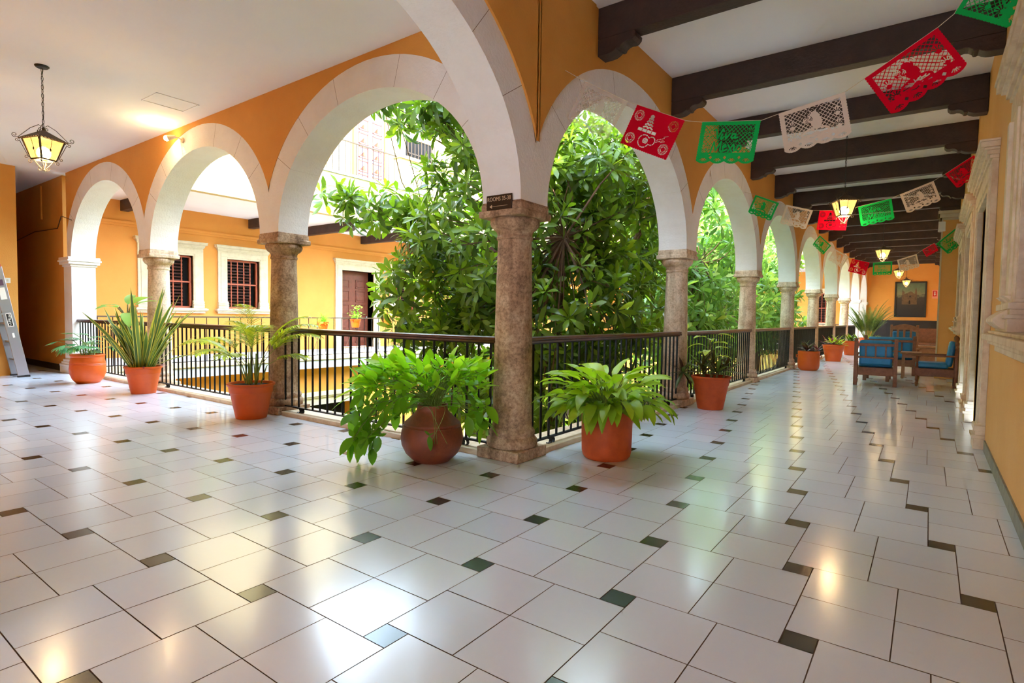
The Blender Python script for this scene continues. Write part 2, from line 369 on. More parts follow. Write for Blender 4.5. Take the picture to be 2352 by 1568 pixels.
def arch_unit(half, gap, rise, ring, ztop, wring, wspan, span_extra=None, a_=None):
    """arch of one bay in the local XZ plane centred at x=0; half = half the bay; returns (ring mesh builder, spandrel mesh builder)"""
    a = a_ if a_ else half-gap; A = a+ring; Bz = rise+ring
    inner = arch_pts(a, rise, 40); outer = []
    for i, (x, z) in enumerate(inner):
        t = PI-PI*i/40; xo, zo = A*math.cos(t), Bz*math.sin(t)
        if abs(xo) > half:
            s = (half-abs(x))/(abs(xo)-abs(x)); xo, zo = math.copysign(half, xo), z+s*(zo-z)
        outer.append((xo, zo))
    zv = Bz*math.sqrt(max(0, 1-(half/A)**2))
    rb = MB(); sb = MB()
    for sgn, wr in ((-1, wring), (1, wring)):
        for i in range(40):
            (x0, z0), (x1, z1) = inner[i], inner[i+1]; (X0, Z0), (X1, Z1) = outer[i], outer[i+1]
            rb.poly([(x0, sgn*wr, ZS+z0), (x1, sgn*wr, ZS+z1), (X1, sgn*wr, ZS+Z1), (X0, sgn*wr, ZS+Z0)])
        # fill the corner wedge between last clipped ray and the valley point
    for i in range(40):
        (x0, z0), (x1, z1) = inner[i], inner[i+1]
        rb.poly([(x0, -wring, ZS+z0), (x1, -wring, ZS+z1), (x1, wring, ZS+z1), (x0, wring, ZS+z0)], True)
    # mortar joints drawn as thin raised strips across ring and soffit
    rb.cur = 1
    for t in (R(33), R(52), R(74), R(106), R(128), R(147)):
        for (dt) in (0,):
            c, s = math.cos(t), math.sin(t); xi, zi = a*c, rise*s; xo, zo = A*c, Bz*s
            if abs(xo) > half: k = (half-abs(xi))/(abs(xo)-abs(xi)); xo, zo = math.copysign(half, xo), zi+k*(zo-zi)
            d = Vector((xo-xi, zo-zi)); d.normalize(); px, pz = -d.y*.0022, d.x*.0022
            for sgn in (-1, 1):
                y = sgn*(wring+.0008)
                rb.poly([(xi-px, y, ZS+zi-pz), (xi+px, y, ZS+zi+pz), (xo+px, y, ZS+zo+pz), (xo-px, y, ZS+zo-pz)])
            e = .0008; xi2, zi2 = xi-d.x*e, zi-d.y*e
            rb.poly([(xi2-px, -wring, ZS+zi2-pz), (xi2+px, -wring, ZS+zi2+pz), (xi2+px, wring, ZS+zi2+pz), (xi2-px, wring, ZS+zi2-pz)])
    rb.cur = 0
    # spandrel
    op = [p for p in outer if abs(p[0]) < half-1e-6]
    op = [(-half, zv)]+op+[(half, zv)]
    for sgn in (-1, 1):
        for i in range(len(op)-1):
            (x0, z0), (x1, z1) = op[i], op[i+1]
            if span_extra is None or sgn < 0 or True:
                sb.poly([(x0, sgn*wspan, ZS+z0), (x1, sgn*wspan, ZS+z1), (x1, sgn*wspan, ztop), (x0, sgn*wspan, ztop)])
    if wspan > wring:   # the proud plaster shows its thickness along the ring
        for sgn in (-1, 1):
            for i in range(len(op)-1):
                (x0, z0), (x1, z1) = op[i], op[i+1]
                sb.poly([(x0, sgn*wring, ZS+z0), (x1, sgn*wring, ZS+z1), (x1, sgn*wspan, ZS+z1), (x0, sgn*wspan, ZS+z0)])
    sb.poly([(-half, -wspan, ztop), (half, -wspan, ztop), (half, wspan, ztop), (-half, wspan, ztop)])
    return rb, sb, zv
def xf(mb, M4):
    mb.v = [tuple(M4 @ Vector(p)) for p in mb.v]; return mb
def merge(dst, src):
    n = len(dst.v); dst.v += src.v; dst.f += [tuple(i+n for i in f) for f in src.f]; dst.m += src.m; dst.sm += src.sm
ringL, spL = MB(), MB()
for k in range(3):
    r_, s_, _ = arch_unit(SL/2, CW, 1.235, .29, ZL+.6, CW, CW+.004)
    T = Matrix.Translation((-SL*(k+.5), 0, 0)); merge(ringL, xf(r_, T)); merge(spL, xf(s_, T))
ringR, spR = MB(), MB()
for k in range(8):
    r_, s_, _ = arch_unit(SR/2, CW, 1.29, .29, ZR+.3, CW, CW+.004)
    T = Matrix.Translation((0, SR*(k+.5), 0)) @ Matrix.Rotation(PI/2, 4, 'Z'); merge(ringR, xf(r_, T)); merge(spR, xf(s_, T))
# end pier of the left arcade: white jamb, face, spandrel above to the corridor wall
struct(ringL.build('trim_1', [M['ring'], M['joint']], fixn=False, sharp=30), 'three white plastered arch rings of the left arcade', 'arch')
struct(ringR.build('trim_2', [M['ring'], M['joint']], fixn=False, sharp=30), 'row of white plastered arch rings along the right gallery', 'arch')
struct(spL.build('wall_arcade_left', M['orange'], fixn=False), 'orange wall above the left arcade arches', 'wall')
struct(spR.build('wall_arcade_right', M['orange'], fixn=False), 'orange wall above the right arcade arches', 'wall')
# cross arch over the left gallery mouth
hC = (abs(YS))/2
r_, s_, _ = arch_unit(hC, CW, 1.32, .29, ZR+.3, CW, CW+.02)
T = Matrix.Translation((0, -hC, 0)) @ Matrix.Rotation(PI/2, 4, 'Z'); xf(r_, T); xf(s_, T)
# proud orange plaster carries on past the corner up to the first beam
zq = []
for i in range(0, 12):
    y = .02+i*(.93-.02)/11; u = y-SR/2; A_, B_ = SR/2-CW+.29, 1.29+.29
    zq.append((y, ZS+B_*math.sqrt(max(0, 1-(u/A_)**2))))
for i in range(11):
    (y0, z0), (y1, z1) = zq[i], zq[i+1]
    s_.poly([(CW+.02, y0, z0), (CW+.02, y1, z1), (CW+.02, y1, ZR+.3), (CW+.02, y0, ZR+.3)])
    s_.poly([(CW, y0, z0), (CW, y1, z1), (CW+.02, y1, z1), (CW+.02, y0, z0)])
s_.poly([(CW, .93, zq[-1][1]), (CW+.02, .93, zq[-1][1]), (CW+.02, .93, ZR+.3), (CW, .93, ZR+.3)])
s_.poly([(CW+.02, -.02, ZS+.5), (CW+.02, .03, ZS+.5), (CW+.02, .03, ZR+.3), (CW+.02, -.02, ZR+.3)])
struct(r_.build('trim_3', [M['ring'], M['joint']], fixn=False, sharp=30), 'broad white arch crossing the mouth of the left gallery, springing from the corner column', 'arch')
struct(s_.build('wall_cross_arch', M['orange'], fixn=False), 'orange wall above the broad cross arch', 'wall')
# jamb and wall south of the cross arch
b = MB(); b.bb(-CW, CW+.02, -8, YS, 0, ZR+.3); b.bb(-CW, 1.7, -8.2, -8, 0, ZR+.1); b.bb(1.7, XE+.3, -8.2, -8, 2.3, ZR+.1); struct(b.build('wall_south_east', M['orange']))  # unseen opening behind the camera, added to let light in
b = MB(); b.bb(-10.4, CW, YS-.25, YS, 0, ZL+.6); struct(b.build('wall_south', M['orange']))

# piers at the arcade ends
def pier(x0, x1, y0, y1, name, big, lab):
    b = MB(); b.bb(x0, x1, y0, y1, 0, 2.0)
    cx, cy, w, d = (x0+x1)/2, (y0+y1)/2, x1-x0, y1-y0
    for z0, z1, e in ((1.96, 2.0, .02), (2.0, 2.05, .055), (2.05, 2.08, .075), (2.08, 2.13, .06)): b.box((cx, cy, (z0+z1)/2), (w+2*e, d+2*e, z1-z0))
    for z0, z1, e in ((0, .12, .07), (.12, .16, .075), (.16, .2, .05), (.2, .25, .03)): b.box((cx, cy, (z0+z1)/2), (w+2*e, d+2*e, z1-z0))
    o = b.build(name, M['white'], bevel=.006); return tag(o, lab, 'pier')
pier(-10.26, PLEFT, -CW, CW, 'pier', 1, 'square white plastered pier with moulded cap ending the left arcade behind the round pot')
pier(-CW, CW, 7*SR-.2, 7*SR+.2, 'pier', 1, 'square white pier with moulded cap behind the tall palm in the right gallery')
pier(-CW, CW, YEND-.37, YEND-.08, 'pier', 1, 'pale half pier where the right arcade meets the end wall')

# ---- corridor at the left end
b = MB(); b.bb(-16.5, -10.33, -.17, .2, 0, ZL+.6); struct(b.build('wall_corridor_north', M['orange']), 'orange wall running on into the dark corridor', 'wall')
b = MB(); b.bb(-16.5, -10.2, -1.15, -.87, 0, ZL+.1); b.bb(-10.45, -10.2, YS, -1.15, 0, ZL+.1); struct(b.build('wall_left_end', M['orange']), 'orange end wall of the left gallery behind the ladder', 'wall')
b = MB(); b.bb(-16.7, -16.5, -1.2, .2, 0, ZL+.1); struct(b.build('wall_corridor_end', M['orange']))
b = MB(); b.bb(-16.5, -10.5, -.185, -.17, 0, .12); struct(b.build('baseboard_corridor', M['baseD']), 'black baseboard in the corridor', 'baseboard')

# ---- ceilings and roof
b = MB(); b.bb(-16.6, -CW-.01, YS-.3, .3, ZL, 5.7); struct(b.build('ceiling_left', M['ceil']), 'plain pinkish white ceiling of the left gallery', 'ceiling')  # unseen roof mass above the ceiling, made tall to shade the courtyard
b = MB(); b.bb(-.35, XE+.3, -8.2, YEND+.2, ZR, 4.7); struct(b.build('ceiling_right', M['ceil']), 'white ceiling between the dark beams of the right gallery', 'ceiling')
b = MB()
for x0, x1, y0, y1 in ((-4.83,-4.42,-.92,-.905),(-4.83,-4.42,-.46,-.445),(-4.83,-4.815,-.92,-.445),(-4.435,-4.42,-.92,-.445)): b.bb(x0, x1, y0, y1, ZL-.006, ZL+.01)
tag(b.build('access_hatch', M['ceil']), 'flush square access hatch in the left gallery ceiling', 'hatch')

# ---- right wall and far end
b = MB(); 
def wall_holes(mb, axis, pos, th, u0, u1, z0, z1, holes):
    """wall slab with rectangular holes; axis 'x': plane x=pos, u is y"""
    us = sorted({u0, u1, *[h[0] for h in holes], *[h[1] for h in holes]}); zs = sorted({z0, z1, *[h[2] for h in holes], *[h[3] for h in holes]})
    for i in range(len(us)-1):
        for j in range(len(zs)-1):
            a, c, d, e = us[i], us[i+1], zs[j], zs[j+1]
            if a < u0 or c > u1 or d < z0 or e > z1: continue
            if any(h[0] <= a+1e-6 and h[1] >= c-1e-6 and h[2] <= d+1e-6 and h[3] >= e-1e-6 for h in holes): continue
            if axis == 'x': mb.bb(pos, pos+th, a, c, d, e)
            else: mb.bb(a, c, pos, pos+th, d, e)
# openings of the right wall: window 1, door 1, door 2, window 2
RW = [('w', -.9, .62, 1.12, 2.45), ('d', 3.25, 4.75, 0, 2.45), ('d', 5.95, 7.25, 0, 2.45), ('w', 8.7, 9.9, 1.1, 2.45)]
wall_holes(b, 'x', XE, .3, -8, YEND+.2, 0, ZR+.1, [h[1:] for h in RW])
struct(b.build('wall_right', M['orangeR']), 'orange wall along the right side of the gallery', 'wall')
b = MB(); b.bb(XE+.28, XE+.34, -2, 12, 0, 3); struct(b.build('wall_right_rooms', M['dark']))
b = MB()
segs = [(-8, 2.9), (5.1, 5.6), (7.6, YEND)]
for a, c in segs: b.bb(XE-.012, XE, a, c, 0, .1)
struct(b.build('baseboard_right', M['base']), 'grey green baseboard along the right wall', 'baseboard')

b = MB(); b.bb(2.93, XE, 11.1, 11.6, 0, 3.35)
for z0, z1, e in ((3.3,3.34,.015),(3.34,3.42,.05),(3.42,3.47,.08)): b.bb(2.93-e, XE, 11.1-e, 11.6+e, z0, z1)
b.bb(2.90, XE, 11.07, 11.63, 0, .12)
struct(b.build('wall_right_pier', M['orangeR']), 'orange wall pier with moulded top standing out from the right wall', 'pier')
b = MB()
for z0, z1, e in ((3.29,3.34,.02),(3.34,3.42,.055),(3.42,3.48,.085)): b.bb(2.93-e, XE, 11.1-e, 11.6+e, z0, z1)
b.bb(2.905, 2.935, 11.085, 11.11, .0, 3.3)
struct(b.build('trim_4', M['surround']), 'pale moulding on top of the orange wall pier', 'moulding')

# ---- beams with carved corbels
YB = [1.0+1.87*k for k in range(-4, 15)]
cor = [(0,0),(.36,0),(.375,-.02),(.37,-.05),(.345,-.075),(.315,-.08),(.285,-.075),(.255,-.082),(.23,-.1),(.222,-.12),(.2,-.122),(.185,-.115),(.165,-.13),(.13,-.145),(.09,-.15),(0,-.15)]
def beam_parts(root):
    b = MB(); b.box(((CW+XE)/2, 0, (ZR+3.75)/2), (XE-CW-.004, .16, ZR-3.75)); root = b.build('beam_shaft', M['wood'], root, bevel=.008)
    b = MB(); b.prism([(CW+.003+x, 3.75+z) for x, z in cor], 'y', -.078, .078); b.build('corbel', M['wood'], root, bevel=.005)
    b = MB(); b.prism([(XE-.003-x, 3.75+z) for x, z in cor], 'y', -.078, .078); b.build('corbel', M['wood'], root, bevel=.005)
bn = [y for y in YB if y > -4]
first = None
for k, y in enumerate(bn):
    n = k-2   # beams behind/above the camera come first
    lab = ('dark brown ceiling beam on carved corbels, just above and behind the camera' if n < 0 and k == 0 else
           'dark brown ceiling beam above the cross arch side, nearest overhead' if n < 0 else
           f'dark brown ceiling beam on carved corbels, {ORD[n]} one counted from the corner column')
    if first is None:
        first = thing('ceiling_beam', lab, 'beam', (0, y+.08, 0), 0, 'ceiling beams of the right gallery'); beam_parts(first)
    else: dup(first, (0, y+.08, 0), None, lab)

# ---- kerb under the railings
b = MB()
b.bb(PLEFT, -.0, -.17, .22, -.3, .045); b.bb(-.22, .17, 0, 7*SR, -.3, .045)
struct(b.build('trim_5', M['curb'], bevel=.006), 'pale stone kerb under the iron railings', 'kerb')
b = MB(); b.bb(-16, .0, .2, .3, -.5, .0); b.bb(-.3, -.2, 0, YEND, -.5, 0)
struct(b.build('trim_6', M['stone_lt']))

# ---- columns
def column_parts(root, st):
    b = MB(); b.box((0, 0, .045), (.42, .42, .09)); b.build('plinth', st, root, bevel=.008)
    b = MB(); b.lathe([(.088,.19),(.095,.205),(.12,.215),(.15,.212),(.17,.196),(.178,.186),(.19,.19),(.205,.194),(.225,.19),(.24,.178),(.25,.168),(.27,.165)], 40, cap=False); b.build('base_moulding', st, root)
    b = MB(); b.lathe([(.262,.1655),(.6,.163),(1.0,.157),(1.4,.149),(1.82,.139)], 40, cap=False); b.build('shaft', st, root)
    b = MB(); b.lathe([(1.79,.139),(1.795,.148),(1.815,.15),(1.825,.143),(1.85,.146),(1.868,.158),(1.88,.178),(1.905,.198),(1.93,.206),(1.95,.203),(1.964,.19)], 40, cap=False); b.build('capital', st, root)
    b = MB(); b.box((0, 0, 1.99), (.43, .43, .055)); b.box((0, 0, 2.04), (.40, .40, .06)); b.box((0,0,2.075),(.39,.39,.02)); b.build('impost_block', st, root, bevel=.01)
spots = [(0, 0, 'weathered stone column at the corner where both arcades meet, carrying the room sign'),
         (-SL, 0, 'weathered stone column of the left arcade, right behind the potted areca palm'),
         (-2*SL, 0, 'weathered stone column of the left arcade, behind the sword leaved plant')]
spots += [(0, SR*k, f'weathered stone column of the right arcade, {ORD[k-1]} one after the corner column') for k in range(1, 7)]
cs = {}
for i, (x, y, lab) in enumerate(spots):
    st_ = M['stone'] if i < 2 else M['stone2']
    if st_ not in cs: cs[st_] = thing('stone_column', lab, 'column', (x, y, 0), 0, 'stone columns of the arcades'); column_parts(cs[st_], st_)
    else: dup(cs[st_], (x, y, 0), None, lab)

# ---- iron railings with wooden handrail
def scroll_pts(cx, cz, r, a0, turns, shrink, n=14):
    return [(cx+r*(1-shrink*i/n)*math.cos(a0+turns*2*PI*i/n), 0, cz+r*(1-shrink*i/n)*math.sin(a0+turns*2*PI*i/n)) for i in range(n+1)]
_bal = {}
def baluster_mesh(r, z0, z1):
    k = (r, z0, z1)
    if k not in _bal:
        b = MB(); b.tube([(0,0,z0),(0,0,z1)], r, 6); o = b.build('baluster', M['iron']); _bal[k] = o.data; bpy.data.objects.remove(o)
    return _bal[k]
def railing(name, lab, loc, rz, length, pitch=.131, ends=.0, group='iron railings between the columns', r=.0115, wood=True, ztop=1.0, zb=.1, feet=True, maxn=100):
    t = thing(name, lab, 'railing', loc, rz, group)
    b = MB()
    if wood:
        prof = [(-.034,0),(-.036,.014),(-.028,.02),(-.034,.03),(-.03,.044),(-.012,.052),(.012,.052),(.03,.044),(.034,.03),(.028,.02),(.036,.014),(.034,0)]
        b.prism([(y, ztop-.052+z) for y, z in prof], 'x', -ends, length+ends, sm=False); b.build('handrail', M['rail'], t)
        b = MB(); b.bb(-ends*.6, length+ends*.6, -.016, .016, ztop-.064, ztop-.052); b.build('top_bar', M['iron'], t)
    else:
        b.bb(0, length, -.018, .018, ztop-.03, ztop); b.build('handrail', M['iron2'], t)
    b = MB(); b.bb(-ends*.5, length+ends*.5, -.018, .018, zb-.006, zb+.008); bot_ = b.build('bottom_bar', M['iron'], t)
    n = int(round(length/pitch)); me = baluster_mesh(r, zb, ztop-.055 if wood else ztop-.02); rest = MB()
    for i in range(n):
        x = (i+.5)*length/n
        if i < maxn:
            o = bpy.data.objects.new('baluster', me); COL.objects.link(o); o.parent = t; o.location = (x, 0, 0)
        else: rest.tube([(x,0,zb),(x,0,ztop-.03)], r, 5)
    if rest.v: rest.build('baluster', M['iron'], t)['kind'] = 'stuff'
    if feet:
        for x in ((.36, length-.36) if length > 2 else (length/2,)):
            b = MB()
            for s in (-1, 1):
                pts = [(x+s*(.024+.03*math.cos(a)), 0, zb-.032+.027*math.sin(a)) for a in [PI*.75-PI*1.55*i/12 if s > 0 else PI*.25+PI*1.55*i/12 for i in range(13)]]
                for i in range(12):
                    p, q = Vector(pts[i]), Vector(pts[i+1]); b.bar(p, q, .03, .006, up=(q-p).cross(Vector((0,1,0))))
            b.build('scroll_foot', M['iron'], bot_)
    return t
nm = 'railing'
railing(nm, 'iron railing with dark wooden handrail left of the corner column, behind the bulbous clay pot', (-SL+.1, -.09, 0), 0, SL-.2, ends=.03)
railing(nm, 'iron railing between the second and third left arcade columns, behind the areca palm', (-2*SL+.1, -.09, 0), 0, SL-.2, ends=.03)
railing(nm, 'iron railing at the far end of the left arcade, behind the round pot', (PLEFT, -.09, 0), 0, -PLEFT-2*SL-.1, ends=.0)
for k in range(6):
    railing(nm, ['iron railing right of the corner column, behind the pot of long pale leaves',
                 'iron railing behind the pot of bronze leaved plants',
                 'iron railing of the third bay in the right arcade, in front of the dense tree',
                 'iron railing of the fourth bay in the right arcade, behind the handled clay pot',
                 'iron railing of the fifth bay in the right arcade, behind the mixed croton pot',
                 'iron railing of the sixth bay in the right arcade'][k], (.09, SR*k+.1, 0), PI/2, SR-.2, ends=.03)
railing(nm, 'iron railing of the last bay behind the palm in the right gallery', (.09, SR*6+.1, 0), PI/2, SR-.3)

# ---- window / door surround sets (local frame: x along wall, -y out of the wall)
def molding_box(b, x0, x1, out, z0, z1): b.bb(x0, x1, -out, 0, z0, z1)
def opening(kind, name, loc, rz, w, z0, z1, stone, label, cat, band=.24, depth=.22, struct_kind=True, crown=.5, spind=4, leafdoor=False, dmat=None, lint=None):
    lint = lint or band*.8
    t = thing(name, label, cat, loc, rz)
    if struct_kind: t['kind'] = 'structure'
    h = w/2
    b = MB()   # jambs, lintel, cornice
    zb = z0 if kind == 'w' else 0
    for s in (-1, 1):
        xa, xb = sorted((s*h, s*(h+band)))
        b.bb(xa, xb, -.05, 0, zb, z1+lint)
        xa, xb = sorted((s*(h+.03), s*(h+band-.07))); b.bb(xa, xb, -.062, 0, zb, z1+.05)
        xa, xb = sorted((s*(h-.02), s*(h+band+.01)))
        for q0, q1, e in ((0,.1,.085),(.1,.13,.1),(.13,.17,.075),(.17,.22,.085),(.22,.25,.06)):
            if kind == 'w': q0, q1 = q0*.8, q1*.8
            b.bb(xa, xb, -e, 0, zb+q0, zb+q1)
    b.bb(-h, h, -.05, 0, z1, z1+lint)
    b.bb(-h-band+.07, h+band-.07, -.064, 0, z1+.05, z1+lint-.04)
    if band > .5:
        for s in (-1, 1):
            for q, e in ((.12, .075), (.3, .06), (.46, .085)):
                xa, xb = sorted((s*(h+q), s*(h+q+.1))); b.bb(xa, xb, -e, 0, zb+.2, z1+.02)
                cc = [(-.10-.0-.045*math.sin(k*PI/5), zb+.02+.2*k/10) for k in range(11)]
                b.prism([(-.0, zb)]+cc+[(-.0, zb+.22)], 'x', xa-.02, xb+.02)
    zc = z1+lint
    for q0, q1, e, x in ((0,.03,.07,.015),(.03,.07,.09,.03),(.07,.09,.115,.05),(.09,.14,.14,.075),(.14,.16,.15,.085)):
        b.bb(-h-band-x, h+band+x, -e, 0, zc+q0, zc+q1)
    # reveal
    b.bb(-h-.02, -h, -.0, depth, z0, z1); b.bb(h, h+.02, 0, depth, z0, z1); b.bb(-h, h, 0, depth, z1, z1+.02)
    b.build('surround', stone, t, bevel=.004)
    if kind == 'w':
        b = MB()
        for q0, q1, e, x in ((-.02,.0,.12,.05),(-.06,-.02,.15,.08),(-.09,-.06,.12,.06),(-.14,-.09,.08,.03)): b.bb(-h-band-x, h+band+x, -e, 0, z0+q0, z0+q1)
        b.bb(-h, h, 0, depth, z0-.03, z0)
        b.build('sill', stone, t, bevel=.004)
        b = MB(); y = depth*.35
        for x0, x1, a, c in ((-h,-h+.05,z0,z1),(h-.05,h,z0,z1),(-h,h,z0,z0+.05),(-h,h,z1-.05,z1),(-h,h,(z0+z1)/2-.02,(z0+z1)/2+.02)): b.bb(x0, x1, y-.03, y+.03, a, c)
        fr_ = b.build('frame', M['frame'], t, bevel=.004)
        zz = (z0+z1)/2
        for i in range(spind):
            x = -h+.05+(i+.7)*(2*h-.1)/(spind+.6)
            b = MB(); prof = []
            for s0, s1 in ((z0+.05, zz-.02), (zz+.02, z1-.05)):
                m_ = 15
                prof = [(s0+(s1-s0)*q/m_, .013+(.008 if q % 3 == 1 else 0)) for q in range(m_+1)]
                b.lathe(prof, 8, (x, y, 0))
            b.build('spindle', M['frame'], fr_)
        b = MB()
        nl = int((z1-z0)/.085)
        for i in range(nl): b.box((0-.06, depth*.8, z0+(i+.5)*(z1-z0)/nl), (2*h-.2, .05, .022), rx=.5)
        b.build('louvre', M['louvre'], t)
        b = MB(); b.bb(-h, h, depth, depth+.02, z0, z1); b.build('backing', M['dark'], t)
    else:
        b = MB(); y = depth
        b.bb(-h, h, y, y+.05, 0.02, z1); dm = dmat or M['frame2']
        if leafdoor: pass
        leaf_ = b.build('door_leaf', dm, t)
        b = MB()
        for c in (-1, 1):
            for zc0, zc1 in ((.15,.55),(.62,1.02),(1.1,1.5),(1.58,1.98),(2.05,2.35)):
                if zc1 > z1: continue
                xc = c*h/2; ww = h*.62
                for (a0,a1,e0,e1) in ((xc-ww/2,xc+ww/2,zc0,zc0+.03),(xc-ww/2,xc+ww/2,zc1-.03,zc1),(xc-ww/2,xc-ww/2+.03,zc0,zc1),(xc+ww/2-.03,xc+ww/2,zc0,zc1)): b.bb(a0, a1, y-.02, y, e0, e1)
                b.bb(xc-ww/2+.06, xc+ww/2-.06, y-.015, y, zc0+.06, zc1-.06)
        b.build('door_panels', dm, leaf_, bevel=.004)
        b = MB(); b.sphere((h-.09, y-.05, 1.05), .03); b.build('door_knob', M['alu'], leaf_)
    return t
# right wall (outward is -X): rz=-90deg maps local x to -Y
for i, (k, a, c, z0, z1) in enumerate(RW):
    opening(k, ('window_%d' if k == 'w' else 'door_%d') % (i+1), (XE, (a+c)/2, 0), -PI/2, c-a, z0, z1, M['surround2'],
            ['large spindle window with carved tan stone surround at the right edge of the picture', 'door with tan stone surround just past the near window on the right wall',
             'second doorway in tan stone surround on the right wall', 'window above the armchair against the right wall'][i], 'window' if k == 'w' else 'door', band=.72 if i == 0 else .28, spind=9 if i == 0 else 5, lint=.22)

# ---- west wing
wb = MB()
WW = [('w', 2.42, 3.50, 1.26, 2.66), ('w', 4.42, 5.38, 1.26, 2.66), ('d', 8.32, 9.68, 0, 2.64), ('w', 10.7, 11.7, 1.26, 2.66), ('w', 14.2, 15.2, 1.26, 2.66), ('d', 17.5, 18.8, 0, 2.64), ('w', 21, 22, 1.26, 2.66)]
wall_holes(wb, 'x', XW-.4, .4, -1, YEND+.3, -.3, 3.95, [h[1:] for h in WW])
struct(wb.build('wall_west', M['orange2']), 'orange facade across the courtyard with white framed windows', 'wall')
wl = ['shuttered window with white surround across the courtyard, behind the tall sword leaved plant', 'shuttered window with white surround across the courtyard, left of the second column',
      'brown panelled door in a white surround across the courtyard', 'window partly hidden by tree leaves right of the brown door', 'window across the courtyard hidden behind the big tree',
      'door across the courtyard hidden behind the big tree', 'far window across the courtyard hidden behind trees']
for i, (k, a, c, z0, z1) in enumerate(WW[:5]):
    opening(k, ('window_%d' if k == 'w' else 'door_%d') % (i+5), (XW, (a+c)/2, 0), PI/2, c-a, z0, z1, M['surround'], wl[i], 'window' if k == 'w' else 'door', band=.26, depth=.3)
b = MB()
b.box((XW-.25, 2.75, 1.55), (.3, .42, .42)); 
ac = b.build('air_conditioner', M['offw'], bevel=.01)
tag(ac, 'white air conditioner box standing in the left shuttered window across the courtyard', 'air conditioner')
b = MB(); b.bb(XW, XW+.035, -1, YEND, 3.3, 3.36); b.bb(XW, XW+.02, -1, YEND, 3.24, 3.3); struct(b.build('trim_7', M['orange2']))
b = MB(); b.bb(XW-.4, XB+.02, .2, YEND, -.30, -.002); struct(b.build('floor_west', M['stone_lt']), 'pale slab edge of the walkway across the courtyard', 'slab')
b = MB(); b.bb(XB-.12, XB+.06, .2, YEND, -.08, .035); struct(b.build('trim_8', M['curb'], bevel=.01))
b = MB(); b.bb(XW-.4, XB-.2, -1, YEND, 3.86, 4.1); struct(b.build('ceiling_west', M['ceil']))
b = MB(); b.bb(XB-.2, XB+.01, -1, YEND, 3.84, 4.98); b.bb(XW, XB-.2, -1, YEND, 4.9, 4.98); struct(b.build('wall_west_fascia', M['cream']), 'cream parapet band above the walkway across the courtyard', 'wall')
b = MB(); b.bb(XB-.25, XB+.06, -1, YEND, 4.98, 5.05); struct(b.build('trim_9', M['teal']))
b = MB(); b.bb(XW-.4, XW, -1, YEND+.3, 4.9, 8.6); struct(b.build('wall_west_upper', M['cream']), 'sunlit cream wall of the upper floor across the courtyard', 'wall')
b = MB(); b.bb(XB-.3, XB-.1, 9.3, YEND, 5.0, 6.0); 
b = MB(); 
LW = [(5.2, 6.8, -3.9, -1.35), (12, 13.5, -3.9, -1.5), (18.5, 20, -3.9, -1.4)]
wall_holes(b, 'x', XB-.75, .4, 11, YEND, -4, -.3, LW[1:])
struct(b.build('wall_west_lower_far', M['yellow']), 'sunlit yellow ground floor wall low down across the courtyard', 'wall')
b = MB(); wall_holes(b, 'x', XB-.75, .4, -1, 11, -4, -.3, LW[:1])  # same wall in a darker orange copy, shade put into its colour
struct(b.build('wall_west_lower', M['orange']), 'ground floor wall below the walkway, its shade put into a darker orange', 'wall')
for i, (a, c, z0, z1) in enumerate(LW):
    b = MB()
    x = XB-.35
    for q in ((a-.25,a,z0,z1+.25),(c,c+.25,z0,z1+.25),(a,c,z1,z1+.25)): b.bb(x-.1, x+.05, *q)
    b.bb(x-.1, x+.12, a-.3, c+.3, z1+.25, z1+.36); b.bb(x-.1, x+.09, a-.28, c+.28, z1+.2, z1+.25)
    struct(b.build('trim_%d' % (10+i), M['surround']), ['pale stone frame of the ground floor opening seen through the railing', 'pale stone frame of a ground floor opening', 'pale stone frame of a farther ground floor opening'][i], 'frame')
    b = MB(); b.bb(x-.4, x-.38, a, c, z0, z1); struct(b.build('wall_opening_%d' % (i+1), M['dark']))
# beams of the west walkway ceiling
wbeam = None
for k, y in enumerate((1.9, 5.15, 6.9, 9.2, 11.5, 13.8, 16.1)):
    lab = ['dark beam end under the cream parapet across the courtyard, seen through the second arch', 'dark beam end under the cream parapet, just right of the second column',
           'dark beam end under the cream parapet, touching the tree leaves'][k] if k < 3 else f'dark beam end under the cream parapet hidden by the tree, number {["four","five","six","seven"][k-3]} from the left'
    if wbeam is None:
        wbeam = thing('walkway_beam', lab, 'beam', (0, y, 0), 0, 'beams across the courtyard')
        b = MB(); b.prism([(XW,3.86),(XW,3.6),(XB-.55,3.6),(XB-.42,3.66),(XB-.3,3.68),(XB-.26,3.74),(XB-.22,3.86)], 'y', -.09, .09); b.build('beam_shaft', M['wood'], wbeam, bevel=.006)
    else: dup(wbeam, (0, y, 0), None, lab)
# west railings
railing(nm, 'thin iron railing of the walkway across the courtyard with hanging pots', (XB-.03, .25, 0), PI/2, 25.5, pitch=.262, r=.009, wood=False, ztop=1.06, zb=.05, feet=False, group='railings across the courtyard')
railing(nm, 'thin iron railing on the sunlit upper floor across the courtyard', (XB-.08, 1.0, 5.0), PI/2, 7.2, pitch=.2, r=.009, wood=False, ztop=.98, zb=.06, feet=False, group='railings across the courtyard')
b = MB(); b.bb(XB-.3, XB-.05, 8.3, 20, 5.0, 5.95); b.bb(XB-.36, XB+.02, 8.25, 20, 5.95, 6.05); struct(b.build('wall_west_parapet', M['cream']))
